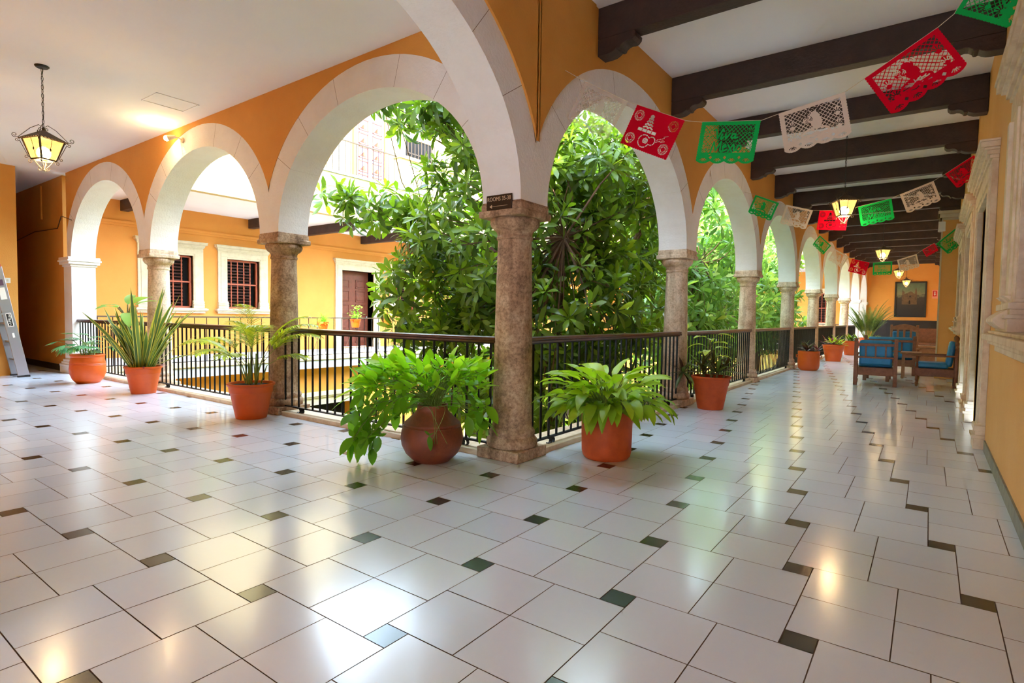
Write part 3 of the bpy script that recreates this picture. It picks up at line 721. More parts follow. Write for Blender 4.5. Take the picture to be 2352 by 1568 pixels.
# upper door and grille window
t = thing('door_20', 'pale purple carved panel door on the upper floor across the courtyard', 'door', (XW, 9.5, 5.0), PI/2); t['kind'] = 'structure'
b = MB(); b.bb(-.62, .62, -.03, .0, 0, 3.2); b.build('door_leaf', M['purple'], t)
b = MB()
for c in (-1, 1):
    for z in (.15,.62,1.09,1.56,2.03,2.5):
        xc = c*.3
        for a0,a1,e0,e1 in ((xc-.2,xc+.2,z,z+.025),(xc-.2,xc+.2,z+.36,z+.385),(xc-.2,xc-.175,z,z+.385),(xc+.175,xc+.2,z,z+.385)): b.bb(a0, a1, -.05, -.03, e0, e1)
        b.poly([(xc-.14,-.04,z+.06),(xc+.14,-.04,z+.06),(xc,-.065,z+.22)]); b.poly([(xc-.14,-.04,z+.06),(xc,-.065,z+.22),(xc,-.04,z+.06)])
b.build('door_panels', M['frame'], t)
b = MB(); b.bb(.62, .75, -.08, 0, 0, 3.2); b.bb(-.75, -.62, -.08, 0, 0, 3.2); b.build('door_frame', mat('orange_frame', lin(206,110,56), .6), t)
t = thing('window_20', 'white barred window on the upper floor across the courtyard, half hidden by leaves', 'window', (XW, 11.9, 6.0), PI/2); t['kind'] = 'structure'
b = MB(); b.bb(-.8, .8, -.06, 0, -.1, 0); b.bb(-.8, .8, -.04, 0, 1.8, 1.9)
b.build('sill', M['surround'], t)
b = MB()
for i in range(9): b.bb(-.7+i*.175-.012, -.7+i*.175+.012, -.14, -.116, -.05, 1.8)
for z in (.1, .5, 1.2): b.bb(-.75, .75, -.14, -.116, z, z+.03)
b.build('grille', M['iron2'], t)
b = MB(); b.bb(-.7, .7, -.005, .0, 0, 1.8); b.build('pane', M['dark'], t)

# ---- north wing
b = MB(); wall_holes(b, 'y', YEND, .3, -13.7, XE+.3, -4, 8.6, [(-2.35,-1.45,1.05,2.6), (-6,-5,0,2.6), (-9.5,-8.3,1.1,2.6)])
struct(b.build('wall_north', M['orange']), 'orange end wall closing the right gallery and the courtyard', 'wall')
for i, (a, c, z0, z1) in enumerate([(-2.35,-1.45,1.05,2.6), (-9.5,-8.3,1.1,2.6), (-6,-5,0,2.6)]):
    opening('w' if i < 2 else 'd', ('window_%d' if i < 2 else 'door_%d') % (21+i), ((a+c)/2, YEND, 0), 0, c-a, z0, z1, M['surround2'], ['dark barred window on the far orange wall, seen between the far columns','far window on the orange north wall of the courtyard','far brown door on the north wall of the courtyard'][i], 'window' if i < 2 else 'door', band=.1)
b = MB(); b.bb(-10.4, -.3, 26.1, YEND, -.3, 0); b.bb(-10.4, -.3, 26.1, YEND, 3.75, 4.0); struct(b.build('floor_north', M['stone_lt']))
b = MB(); b.bb(-10.4, -.3, 26.05, 26.3, 3.7, 4.9); struct(b.build('wall_north_fascia', M['cream']))
b = MB(); b.bb(-10.4, -.3, 26.3, 26.5, -4, -.3); struct(b.build('wall_north_lower', M['yellow']))
railing(nm, 'iron railing on the north side of the courtyard beyond the far columns', (-10.3, 26.1, 0), 0, 10.0, pitch=.262, r=.009, wood=False, ztop=1.02, zb=.06, feet=False, group='railings across the courtyard')
b = MB(); b.poly([(-30,-5,-4),(5,-5,-4),(5,45,-4),(-30,45,-4)]); struct(b.build('floor_garden', M['ground']), 'garden ground of the courtyard', 'ground')
b = MB(); b.bb(-16, 0, .25, .55, -4, -.3); b.bb(-.6, -.25, 0, YEND, -4, -.3); struct(b.build('wall_lower_near', M['yellow']))

# ---- end wall details
b = MB(); b.bb(.45, XE-.02, YEND-.04, YEND, 0, 1.2); 
for i in range(9): b.bb(.5+i*.3, .5+i*.3+.24, YEND-.055, YEND-.04, .12, 1.08)
b.bb(.42, XE-.02, YEND-.07, YEND, 1.2, 1.24)
struct(b.build('trim_20', M['wains']), 'dark wooden wainscot on the far end wall', 'wainscot')
# painting
t = thing('painting', 'dark framed painting of a twin towered church under a green sky on the far wall', 'painting', (1.98, YEND-.02, 1.4))
W_, H_ = 1.27, 1.72
b = MB()
for x0, x1, z0, z1 in ((-W_/2,W_/2,0,.07),(-W_/2,W_/2,H_-.07,H_),(-W_/2,-W_/2+.07,0,H_),(W_/2-.07,W_/2,0,H_)): b.bb(x0, x1, -.05, 0, z0, z1)
b.build('picture_frame', M['black'], t, bevel=.008)
def canvas():
    m = bpy.data.materials.new('painted_canvas'); m.use_nodes = True; nt = m.node_tree; nd = nt.nodes; L = nt.links; p = nd['Principled BSDF']; p.inputs['Roughness'].default_value = .5
    geo = nd.new('ShaderNodeNewGeometry'); sp = nd.new('ShaderNodeSeparateXYZ'); L.new(geo.outputs['Position'], sp.inputs[0])
    n = nd.new('ShaderNodeTexNoise'); n.inputs['Scale'].default_value = 9; n.inputs['Detail'].default_value = 8; L.new(geo.outputs['Position'], n.inputs['Vector'])
    ad = nd.new('ShaderNodeMath'); ad.operation = 'MULTIPLY_ADD'; ad.inputs[1].default_value = .5; L.new(n.outputs['Fac'], ad.inputs[0]); L.new(sp.outputs['Z'], ad.inputs[2])
    mr = nd.new('ShaderNodeMapRange'); mr.inputs['From Min'].default_value = 1.65; mr.inputs['From Max'].default_value = 3.4; L.new(ad.outputs[0], mr.inputs['Value'])
    r = nd.new('ShaderNodeValToRGB'); e = r.color_ramp.elements; e[0].position = 0; e[0].color = lin(22,18,20); e[1].position = 1; e[1].color = lin(70,84,64)
    for q, c in ((.3, lin(40,32,30)), (.55, lin(58,48,40)), (.63, lin(128,130,92)), (.8, lin(96,116,84))): k = e.new(q); k.color = c
    L.new(mr.outputs[0], r.inputs['Fac']); L.new(r.outputs['Color'], p.inputs['Base Color']); return m
b = MB(); b.bb(-W_/2+.06, W_/2-.06, -.02, -.0, .06, H_-.06); b.build('canvas', canvas(), t)
b = MB(); mp = mat('painted_church', lin(112,88,58), .6, noise=(lin(70,54,40), 12, 6, .4, .7)); 
b.prism([(-.34,.62),(-.34,1.25),(-.32,1.38),(-.29,1.25),(-.24,1.25),(-.24,1.12),(-.08,1.2),(0,1.25),(.08,1.2),(.16,1.12),(.18,1.3),(.21,1.45),(.24,1.3),(.26,1.12),(.26,.62)], 'y', -.024, -.02)
b.build('painted_church', mp, t)
b = MB(); b.prism([(-.06,.64),(-.06,.78),(-.03,.83),(0,.78),(.0,.64)], 'y', -.026, -.024); b.prism([(-.05,1.0),(-.02,1.05),(.02,1.0),(-.02,.95)], 'y', -.026, -.024); b.build('painted_doorway', M['dark'], t)
# exit sign
t = thing('exit_sign', 'small red and white evacuation sign with a down arrow on the far wall', 'sign', (2.98, YEND-.01, 2.3))
b = MB(); b.bb(-.16, .2, -.012, 0, 0, .4); b.build('panel', mat('pale_red_sign', lin(238,160,130), .5), t)
b = MB(); b.bb(-.13, .02, -.016, -.012, .1, .37); b.build('red_field', M['red'], t)
b = MB(); b.prism([(-.075,.33),(-.075,.2),(-.1,.2),(-.055,.13),(-.01,.2),(-.035,.2),(-.035,.33)], 'y', -.019, -.016); 
for z in (.32,.24,.16): b.bb(.05, .17, -.016, -.012, z, z+.03)
b.build('arrow', M['offw'], t)
# ------------------------------------------------------------------ lanterns
def spiral(b, o, u, w, r0, turns, r, flip=1, n=18, r1=.25, a0=0.0):
    """scroll in the plane spanned by u (horizontal) and w (vertical) around o"""
    pts = []
    for i in range(n+1):
        t = i/n; a = a0+flip*turns*2*PI*t; rr = r0*(1-(1-r1)*t)
        pts.append(tuple(Vector(o)+Vector(u)*(rr*math.cos(a))+Vector(w)*(rr*math.sin(a))))
    b.tube(pts, r, 5); return pts
def lantern(label, loc, zceil, rz, s=1.0, group='hanging iron lanterns'):
    """loc = centre of the lantern glass"""
    t = thing('hanging_lantern', label, 'lantern', loc, rz, group)
    top, bot, wt, wb = .145*s, -.125*s, .165*s, .095*s
    b = MB(); zc = zceil-loc[2]
    b.lathe([(zc-.022,.01),(zc-.02,.05),(zc-.008,.062),(zc-.001,.062)], 20); b.build('ceiling_rose', M['black'], t)
    b = MB(); z = zc-.02; z0 = top+.17*s; n = max(3, int(round((z-z0)/.042)))
    for i in range(n):
        zz = z-(i+.5)*(z-z0)/n; hl = (z-z0)/n*.62
        u = Vector((1,0,0)) if i % 2 else Vector((0,1,0))
        pts = [tuple(Vector((0,0,zz))+u*(.010*math.cos(a))+Vector((0,0,1))*(hl*math.sin(a))) for a in [2*PI*k/10 for k in range(11)]]
        b.tube(pts, .0028, 4, cap=False)
    b.tube([(.006*math.sin(k*2.1), .006*math.cos(k*1.7), z-(z-z0)*k/14) for k in range(15)], .002, 4)
    b.build('chain', M['black'], t)
    b = MB(); R0 = wt+.035*s   # pyramid roof
    ap = top+.135*s
    base = [(-R0,-R0,top),(R0,-R0,top),(R0,R0,top),(-R0,R0,top)]; tipr = .018*s; tip = [(-tipr,-tipr,ap),(tipr,-tipr,ap),(tipr,tipr,ap),(-tipr,tipr,ap)]
    for i in range(4):
        j = (i+1) % 4; b.poly([base[i], base[j], tip[j], tip[i]])
        q0, q1 = Vector(base[i]), Vector(base[j])
        for k in range(9):
            p = q0.lerp(q1, (k+.5)/9); b.sphere((p.x, p.y, p.z-.004), .009*s, 6, 4)
    b.poly(tip); b.poly(base[::-1]); b.lathe([(ap-.01,.02*s),(ap+.03*s,.016*s),(ap+.045*s,.006)], 10); b.build('roof', M['iron2'], t)
    b = MB()
    ct = [(-wt,-wt,top),(wt,-wt,top),(wt,wt,top),(-wt,wt,top)]; cb = [(-wb,-wb,bot),(wb,-wb,bot),(wb,wb,bot),(-wb,wb,bot)]
    for i in range(4):
        j = (i+1) % 4; b.bar(cb[i], ct[i], .018*s, .018*s, up=(1,0,0)); b.bar(cb[i], cb[j], .02*s, .02*s); b.bar(ct[i], ct[j], .014*s, .014*s)
        mt, mb_ = (Vector(ct[i])+Vector(ct[j]))/2, (Vector(cb[i])+Vector(cb[j]))/2
        b.tube([mt, mb_], .003*s, 4); mm = mt.lerp(mb_, .52); b.sphere(tuple(mm), .012*s, 6, 4, 1.9)
    tipz = bot-.13*s
    for i in range(4):
        p = Vector(cb[i]); b.tube([p*.85+Vector((0,0,.15*p.z)), Vector((p.x*.55, p.y*.55, bot-.06*s)), Vector((p.x*.12, p.y*.12, tipz))], .005*s, 5)
    b.sphere((0,0,tipz-.005), .012*s, 8, 6)
    cage_ = b.build('cage', M['iron2'], t)
    for i in range(4):
        j = (i+1) % 4; b = MB(); k = .985
        b.poly([tuple(Vector((cb[i][0]*k, cb[i][1]*k, cb[i][2]))), tuple(Vector((cb[j][0]*k, cb[j][1]*k, cb[j][2]))), tuple(Vector((ct[j][0]*k, ct[j][1]*k, ct[j][2]))), tuple(Vector((ct[i][0]*k, ct[i][1]*k, ct[i][2])))])
        b.build('glass_pane', M['lglass'], cage_, fixn=False)
    b = MB(); b.sphere((0,0,-.03*s), .082*s, 16, 10, 1.05); b.build('bulb', M['bulb'], t)
    up = Vector((0,0,1))
    for i in range(4):
        b = MB(); d = Vector((ct[i][0], ct[i][1], 0)).normalized(); r = .0042*s
        e = Vector(base[i]); 
        # roof bracket: from scroll outside the eave over to the top
        spiral(b, e+d*.03*s+up*.035*s, d, up, .032*s, 1.2, r, flip=1, a0=-PI/2)
        b.tube([e+d*.03*s+up*.003, e*.98+up*.01*s, e.lerp(Vector((0,0,ap+.06*s)), .5)+up*.055*s, Vector((d.x*.05*s, d.y*.05*s, ap+.075*s)), Vector((d.x*.02*s, d.y*.02*s, ap+.05*s))], r, 5)
        spiral(b, d*.035*s+up*(ap+.015*s), d, up, .024*s, 1.2, r, flip=-1, a0=PI)
        b.build('roof_scroll', M['iron2'], t); b = MB()
        # side scroll
        a = Vector(ct[i])+d*.028*s-up*.03*s; c = Vector(cb[i])+d*.028*s+up*.02*s
        b.tube([a, c], r, 5); spiral(b, a+d*.025*s, -d, up, .025*s, 1.1, r, flip=-1, r1=.2); spiral(b, c+d*.026*s, -d, -up, .026*s, 1.1, r, flip=-1, r1=.2)
        spiral(b, Vector(cb[i])*1.0+d*.012*s-up*.035*s, -d, up, .026*s, 1.1, r, flip=1, a0=PI/2)
        spiral(b, d*.04*s+up*(tipz+.01*s), d, up, .03*s, 1.15, r, flip=1, a0=-PI*.8)
        b.build('side_scroll', M['iron2'], t)
    l = bpy.data.lights.new('lantern_light', 'POINT'); l.energy = 13*s; l.color = (1, .68, .32); l.shadow_soft_size = .06
    lo = bpy.data.objects.new('lantern_light', l); COL.objects.link(lo); lo.parent = t; lo.location = (0, 0, -.14*s)
    return t
lantern('lit iron lantern hanging on a chain in the left gallery', (-4.65, -1.9, 2.80), ZL, R(20), .74)
lantern('lit iron lantern nearest in the right gallery, in front of the red banner', (1.728, 5.70, 2.785), ZR, R(28), .76)
lantern('second lit iron lantern of the right gallery, above the smallest green banner', (1.72, 14.1, 2.94), ZR, R(35), .76)
lantern('third lit iron lantern of the right gallery, near the top of the painting', (1.77, 22.3, 3.0), ZR, R(40), .76)
lantern('farthest lit iron lantern, in front of the church painting', (1.84, 28.2, 2.97), ZR, R(30), .76)

# wall spotlight on the second left arch
t = thing('wall_spotlight', 'small lit spotlight clamped on the orange wall between two left arches', 'spotlight', (-5.42, -CW-.01, 3.47))
b = MB(); b.lathe([(0,.035),(.02,.035)], 14, (0,0,-.01)); b.v = [(x, -z, y) for x, y, z in b.v]; b.tube([(0,0,0),(.0,-.06,.02),(-.03,-.11,.02)], .008, 6); b.build('bracket', M['surround2'], t)
b = MB(); b.tube([(0,-.09,.025),(-.03,-.125,.015),(-.06,-.16,0)], .02, 12, r2=.04); b.build('housing', M['surround2'], t)
b = MB(); b.sphere((-.072,-.17,-.004), .036, 14, 10); b.build('bulb', M['bulb2'], t)
l = bpy.data.lights.new('spot_glow', 'POINT'); l.energy = 3; l.color = (1,.72,.36); l.shadow_soft_size = .03; lo = bpy.data.objects.new('spot_glow', l); COL.objects.link(lo); lo.parent = t; lo.location = (-.09,-.23,-.01)

# room sign on the cross arch foot
t = thing('room_sign', 'small dark sign reading ROOMS 35-38 at the foot of the big cross arch', 'sign', (-.01, -.201, 2.075), 0)
SG = .255; b = MB(); b.bb(-SG/2, SG/2, -.008, 0, -.06, .06); plate_ = b.build('plate', mat('sign_brown', lin(42,24,16), .4), t, bevel=.003)
def text(name, s, size, loc, rot, m, parent, ext=.0008, sx=1.0, align='CENTER'):
    cu = bpy.data.curves.new(name, 'FONT'); cu.body = s; cu.size = size; cu.extrude = ext; cu.align_x = align
    o = bpy.data.objects.new(name, cu); COL.objects.link(o)
    dg = bpy.context.evaluated_depsgraph_get(); me = bpy.data.meshes.new_from_object(o.evaluated_get(dg)); bpy.data.objects.remove(o)
    o = bpy.data.objects.new(name, me); me.materials.clear(); me.materials.append(m); COL.objects.link(o); o.parent = parent; o.location = loc; o.rotation_euler = rot; o.scale = (sx, 1, 1)
    return o
text('lettering', 'ROOMS 35-38', .046, (0, -.009, .012), (PI/2, 0, 0), M['engr'], plate_, sx=.84)
b = MB(); b.bb(-.07, .085, -.0095, -.008, -.031, -.0285); b.prism([(-.095,-.03),(-.07,-.015),(-.07,-.045)], 'y', -.0095, -.008); b.build('arrow', M['engr'], plate_)

# cables
def cable(name, pts, r, m, lab):
    b = MB(); b.tube(pts, r, 6); return tag(b.build(name, m), lab, 'cable')
cable('cable', [(-16, -.178, 2.75), (-13.5, -.178, 2.62), (-12, -.178, 2.74), (-10.6, -.178, 2.70), (-10.3, -.2, 2.9), (-10.1,-.2,2.86), (-9.75,-.2, 2.78)], .007, M['iron2'], 'thin cable sagging along the dark corridor wall towards the end pier')
cable('cable_conduit', [(-11.5, -.185, 3.6), (-11.5, -.185, 2.95)], .016, M['orange'], 'short vertical conduit near the ceiling of the dark corridor wall')
t = thing('light_switch', 'white light switch on the orange wall above the ladder', 'switch', (-10.2, -1.01, 1.66), PI/2)
b = MB(); b.bb(-.04, .04, -.008, 0, -.045, .045); b.build('cover_plate', M['offw'], t, bevel=.003); b = MB(); b.bb(-.012, .012, -.012, -.008, -.02, .02); b.build('rocker', M['surround'], t)
b = MB(); b.box((2.915, 11.05, 3.16), (.12, .05, .2)); tag(b.build('speaker_box', M['offw'], bevel=.006), 'small white box fixed high on the left edge of the orange wall pier', 'box')

# ladder at the left edge
t = thing('step_ladder', 'aluminium step ladder with red top standing at the left edge', 'ladder', (-10.0, -1.0, 0))
def cpt(a, b_, k): return tuple(Vector(a).lerp(Vector(b_), k))
f0, f1 = (0, .07, .02), (0, -.26, 1.86)
for sx in (.28, -.14):
    b = MB(); b.bar((sx, f0[1], .03), (sx, f1[1], 1.86), .035, .15, up=(0,1,0)); b.build('front_rail', M['alu'], t, bevel=.003)
    b = MB(); b.bar((sx*.95, -.62, .03), (sx*.95, -.3, 1.8), .03, .06, up=(0,1,0)); b.build('rear_rail', M['alu'], t, bevel=.003)
    b = MB(); b.box((sx, f0[1], .015), (.05, .17, .03)); b.build('foot', M['black'], t); b = MB(); b.box((sx*.95, -.62, .015), (.05, .08, .03)); b.build('foot', M['black'], t)
for i in range(5):
    z = .3+i*.31; y = f0[1]+(f1[1]-f0[1])*(z-.02)/1.84; b = MB(); b.box((.07, y, z), (.42, .09, .03)); b.build('step', M['alu'], t)
b = MB(); b.box((.07, -.3, 1.88), (.46, .2, .07)); b.build('top_cap', M['red'], t, bevel=.01)
b = MB(); b.bar((.30, -.42, .95), (.30, -.16, 1.1), .012, .03); b.build('spreader_bar', M['alu'], t)
b = MB(); k = .55; y = f0[1]+(f1[1]-f0[1])*k*.93; zz = .95
def onrail(z, w, h, m, nm_, off=.0):
    y = f0[1]+(f1[1]-f0[1])*(z-.02)/1.84; ang = math.atan2(f0[1]-f1[1], 1.84)
    b = MB(); b.box((.2985+off, y, z), (.003, w, h), rx=ang); return b.build(nm_, m, t, bevel=.001)
onrail(.98, .075, .23, M['offw'], 'label_border'); onrail(.98, .06, .21, M['black'], 'label', .001)
ang = math.atan2(f0[1]-f1[1], 1.84)
y = f0[1]+(f1[1]-f0[1])*(.98-.02)/1.84
text('lettering', 'CUPRUM', .05, (.3015, y+.018, .98), (PI/2-0, -PI/2+0, PI/2), M['offw'], t, sx=1.0)
onrail(1.42, .08, .2, M['offw'], 'paper_label'); onrail(1.6, .08, .1, mat('grey_label', lin(90,60,80), .5), 'grey_label'); onrail(.72, .03, .08, M['offw'], 'small_label')

# ------------------------------------------------------------------ papel picado
NX, NY = 156, 112
def pgrid():
    g = np.ones((NY, NX), bool); yy, xx = np.mgrid[0:NY, 0:NX]; return g, xx.astype(float)+.5, yy.astype(float)+.5
def seg(xx, yy, a, b):
    ax, ay, bx, by = *a, *b; dx, dy = bx-ax, by-ay; L2 = dx*dx+dy*dy+1e-9
    t = np.clip(((xx-ax)*dx+(yy-ay)*dy)/L2, 0, 1); return np.hypot(xx-ax-t*dx, yy-ay-t*dy)
def pline(xx, yy, pts, w):
    m = np.zeros(xx.shape, bool)
    for a, b in zip(pts[:-1], pts[1:]): m |= seg(xx, yy, a, b) < w/2
    return m
def scallop(g, xx, yy, big):
    """cut the outline: small teeth on the sides, large scallops at the foot"""
    d = 1.6*np.abs(np.sin(yy*PI/7)); g &= ~((xx < 2.2-d) | (xx > NX-2.2+d))
    if big:
        c = NX/2; k = np.array([18, 58, 98, 138])
        foot = np.zeros_like(g)
        for q in (21, 59, 97, 135): foot |= np.hypot((xx-q)/23, (yy-(NY-17))/16) < 1
        g &= (yy < NY-17) | foot
    else:
        d = 1.8*np.abs(np.sin(xx*PI/7)); g &= yy < NY-2.4+d
        for cx in (6, NX-6): g &= ~((np.abs(xx-cx) < 6) & (yy > NY-6) & (np.hypot(xx-np.where(xx < NX/2, 6, NX-6), yy-(NY-6)) > 6))
def lattice(xx, yy, s=10.6, w=1.55):
    a = (xx+yy) % s; b = (xx-yy) % s
    return (np.minimum(a, s-a) < w*.75) | (np.minimum(b, s-b) < w*.75)
def fan(g, xx, yy, cx, cy, r, a0, a1, n, hole=True):
    for i in range(n):
        a = a0+(a1-a0)*i/(n-1); g &= ~(seg(xx, yy, (cx+r*.38*math.cos(a), cy-r*.38*math.sin(a)), (cx+r*math.cos(a), cy-r*math.sin(a))) < 1.15)
def footcuts(g, xx, yy):
    for q in (40, 78, 116): g &= ~(np.abs(xx-q)+np.abs(yy-(NY-17)) < 4.2)
    for q in (21, 59, 97, 135):
        for a in (-2.3, -1.9, -1.57, -1.24, -.84):
            g &= ~(seg(xx, yy, (q+5*math.cos(a), NY-18-5*math.sin(a)), (q+12*math.cos(a), NY-18-11*math.sin(a))) < .9)
def sunflower(g, xx, yy, cx, cy, r=15):
    d = np.hypot(xx-cx, yy-cy); a = np.arctan2(yy-cy, xx-cx)
    g &= ~((d > r*.68) & (d < r) & (np.sin(a*22) > .1))
    g &= ~((d > r*.42) & (d < r*.55) & (np.abs(np.sin(a*2)) > .18))
VIVA = [[(38,24),(44,20),(47,30),(50,46),(62,20)], [(62,34),(59,44),(62,47),(67,40)], [(71,33),(73,46),(82,32)], [(97,34),(90,33),(86,41),(90,46),(97,38),(97,45),(103,42)], [(64,24),(65,26)]]
MEX = [[(36,84),(43,54),(50,76),(62,53),(62,76),(66,80)], [(68,70),(77,66),(74,60),(68,66),(70,78),(80,74)], [(82,62),(94,80)], [(96,60),(82,82)], [(98,64),(99,78),(103,76)], [(101,54),(104,50)], [(109,78),(104,73),(107,64),(114,63),(116,71),(113,78),(108,78)]]
MEX[6] = [(110,79),(105,73),(108,64),(115,64),(117,72),(111,79)]
def design(kind):
    g, xx, yy = pgrid()
    if kind == 'guitar':
        for cx, cy in ((22,24),(132,24),(22,88),(132,88)): sunflower(g, xx, yy, cx, cy)
        for k in range(4):   # hat crown of chevrons
            y = 20+k*8; w = 6+k*2.6; g &= ~pline(xx, yy, [(62-w, y+5), (62-w*.4, y+1), (62, y+5), (62+w*.4, y+1), (62+w, y+5)], 4.2)
        g &= ~(np.hypot(xx-62, (yy-17)/.8) < 6)
        for x0 in (34, 49, 64, 79): g &= ~((xx > x0) & (xx < x0+13) & (np.abs(yy-57) < 4.4))
        # guitar outline and sound hole
        for (cx, cy, r) in ((66,84,17),(88,78,11)):
            d = np.hypot(xx-cx, yy-cy); a = np.arctan2(yy-cy, xx-cx)
            other = (88,78,11) if cx == 66 else (66,84,17)
            g &= ~((np.abs(d-r) < 1.3) & (np.abs(np.sin(a*3+.4)) > .2) & (np.hypot(xx-other[0], yy-other[1]) > other[2]))
        hole = np.hypot(xx-70, yy-82) < 8.2; g &= ~(hole & ~((np.abs((yy-82) % 3.4) < .9) & (np.abs(xx-70) < 6)))
        for s in (-3, 3): g &= ~(pline(xx, yy, [(98,76+s),(124,62+s)], 1.8) & (np.sin(xx*.8) > -.6))
        for q in ((126,54,7),(122,70,7)): g &= ~pline(xx, yy, [(q[0]-6, q[1]+3),(q[0]+4, q[1]-2)], 2)
        scallop(g, xx, yy, False); return g
    inner = (xx > 13) & (xx < NX-13) & (yy > 10) & (yy < NY-30)
    lat = lattice(xx, yy)
    g &= ~inner | lat
    if kind == 'text':
        box = (xx > 34) & (xx < 122) & (yy > 14) & (yy < 84)
        st = np.zeros_like(g)
        for p in VIVA+MEX: st |= pline(xx, yy, p, 4.6)
        g |= st
        near = np.zeros_like(g)
        for p in VIVA+MEX: near |= pline(xx, yy, p, 8.2)
        g &= ~(near & ~st) | lat & (((xx+yy) % 16.8) < 1.4)
        for cx, cy in ((24,38),(24,72),(132,30),(132,72)):
            g |= (np.hypot(xx-cx, yy-cy) < 11) & (yy < cy+2); fan(g, xx, yy, cx, cy+2, 12, .35, PI-.35, 7)
    else:
        # a dancing figure: head with flowers, torso and wide patterned skirt
        fx = 82 if kind == 'dancer' else 74
        fig = (np.hypot(xx-fx, yy-34) < 12) | (np.hypot((xx-fx-2)/13, (yy-52)/14) < 1) | (np.hypot((xx-fx+4)/34, (yy-78)/16) < 1) | (np.hypot((xx-fx+16)/12, (yy-40)/10) < 1)
        g |= fig & (yy < NY-28)
        for r in (15, 19, 23): g &= ~((np.abs(np.hypot(xx-fx+4, yy-36)-r) < 1.0) & (yy < 34) & (np.sin(xx*.5) > -.4))
        for k in range(7):
            a = PI*(1.05+.9*k/6); g &= ~(seg(xx, yy, (fx-4+9*math.cos(a), 78-4*math.sin(a)*-1), (fx-4+27*math.cos(a), 78+10*math.sin(a))) < 1.1)
        for k in range(3): g &= ~((np.abs(np.hypot(xx-fx+16, yy-40)-(3+k*3)) < .8) & (np.sin(np.arctan2(yy-40, xx-fx+16)*3+k) > -.5))
        g &= ~(pline(xx, yy, [(fx-22,70),(fx-10,76),(fx+4,70),(fx+18,76)], 1.8) | pline(xx, yy, [(fx-26,82),(fx-10,88),(fx+6,82),(fx+22,86)], 1.8))
        for cx, cy in ((28,44),(28,74),(132,40),(132,72)):
            g |= (np.hypot((xx-cx)/7, (yy-cy)/11) < 1); fan(g, xx, yy, cx, cy+4, 12, .5, PI-.5, 5)
    g |= (yy >= NY-30) & (yy < NY-27)
    footcuts(g, xx, yy); scallop(g, xx, yy, True)
    return g
def banner_mesh(kind, m, W=.42, bend=.0):
    g = design(kind); H = W*NY/NX; V = []; F = []; sx = W/NX
    for j in range(NY):
        row = g[j]; i = 0
        while i < NX:
            if not row[i]: i += 1; continue
            k = i
            while k < NX and row[k] and k-i < 13: k += 1
            n = len(V); V += [(i*sx, -j*sx), (k*sx, -j*sx), (k*sx, -(j+1)*sx), (i*sx, -(j+1)*sx)]; F.append((n, n+1, n+2, n+3)); i = k
    V3 = [(x, .006*math.sin(x*9)*(-z/H)+bend*(-z/H)**2*.1, z) for x, z in V]
    me = bpy.data.meshes.new('paper_banner'); me.from_pydata(V3, [], F); me.materials.append(m); me.update(); return me
BM = {('guitar','R'): banner_mesh('guitar', M['pR']), ('text','G'): banner_mesh('text', M['pG']), ('dancer','W'): banner_mesh('dancer', M['pW']),
      ('lady','R'): banner_mesh('lady', M['pR']), ('lady','G'): banner_mesh('lady', M['pG'], bend=.3), ('dancer','V'): banner_mesh('dancer', M['pV']),
      ('lady','W'): banner_mesh('lady', M['pW'])}
def garland(spans, ends, names, label, gname):
    pts = [Vector(ends[0])]
    for (p, q, kd, cl, lab) in spans:
        p, q = Vector(p), Vector(q); L = (q-p).length; d = (q-p).normalized(); pts += [p, q]
        n = Vector((0,1,0)) - d*d.y; n.normalize()      # horizontal-ish normal
        hor = Vector((d.x, d.y, 0)).normalized(); nn = Vector((-hor.y, hor.x, 0)); up = nn.cross(d)*-1
        if up.z < 0: up = -up
        Mx = Matrix((d, nn, up)).transposed().to_4x4(); Mx.translation = p
        o = bpy.data.objects.new('paper_banner', BM[(kd, cl)]); COL.objects.link(o); o.matrix_world = Mx @ Matrix.Diagonal((L/.42, 1, L/.42, 1))
        tag(o, lab, 'paper banner', gname)
    pts.append(Vector(ends[1])); b = MB(); b.tube([p+Vector((0,.0015,.0)) for p in pts], .0022, 5)
    return tag(b.build('bunting_string', M['rope']), label, 'string')
garland([((.40,.408,3.13),(.79,.418,2.885),'dancer','V','thin whitish see-through paper banner hanging in front of the first right arch'),
         ((.863,.422,2.851),(1.251,.435,2.657),'guitar','R','crimson paper banner cut with a hat and a guitar'),
         ((1.374,.439,2.625),(1.787,.453,2.564),'text','G','green paper banner cut with the words Viva Mexico, nearest green one left of the lantern'),
         ((1.893,.456,2.587),(2.292,.47,2.657),'dancer','W','large white paper banner with a cut figure, right of the near green banner'),
         ((2.391,.473,2.716),(2.762,.485,2.939),'lady','R','large crimson lace paper banner hanging steeply near the top right'),
         ((2.835,.487,2.995),(3.045,.49,3.36),'lady','G','green paper banner cut off by the top right corner of the picture')],
        ((CW+.01,.40,3.27),(XE-.01,.5,3.6)), None, 'nearest string of paper banners crossing the right gallery', 'paper banners of the nearest string')
garland([((.389,6.175,3.228),(.77,6.124,3.045),'lady','G','green paper banner at the left end of the middle string'),
         ((.876,6.11,3.004),(1.273,6.057,2.868),'dancer','W','white paper banner left of the lantern on the middle string'),
         ((1.358,6.046,2.858),(1.764,5.992,2.811),'guitar','R','red paper banner directly behind the near lantern'),
         ((1.869,5.978,2.849),(2.285,5.922,2.921),'text','G','green paper banner cut with words, just right of the near lantern'),
         ((2.376,5.91,2.957),(2.759,5.859,3.092),'dancer','W','white paper banner on the right half of the middle string'),
         ((2.874,5.843,3.162),(3.17,5.795,3.36),'lady','R','red paper banner at the right end of the middle string beside the wall')],
        ((CW+.01,6.2,3.3),(XE-.01,5.79,3.42)), None, 'middle string of paper banners passing the near lantern', 'paper banners of the middle string')
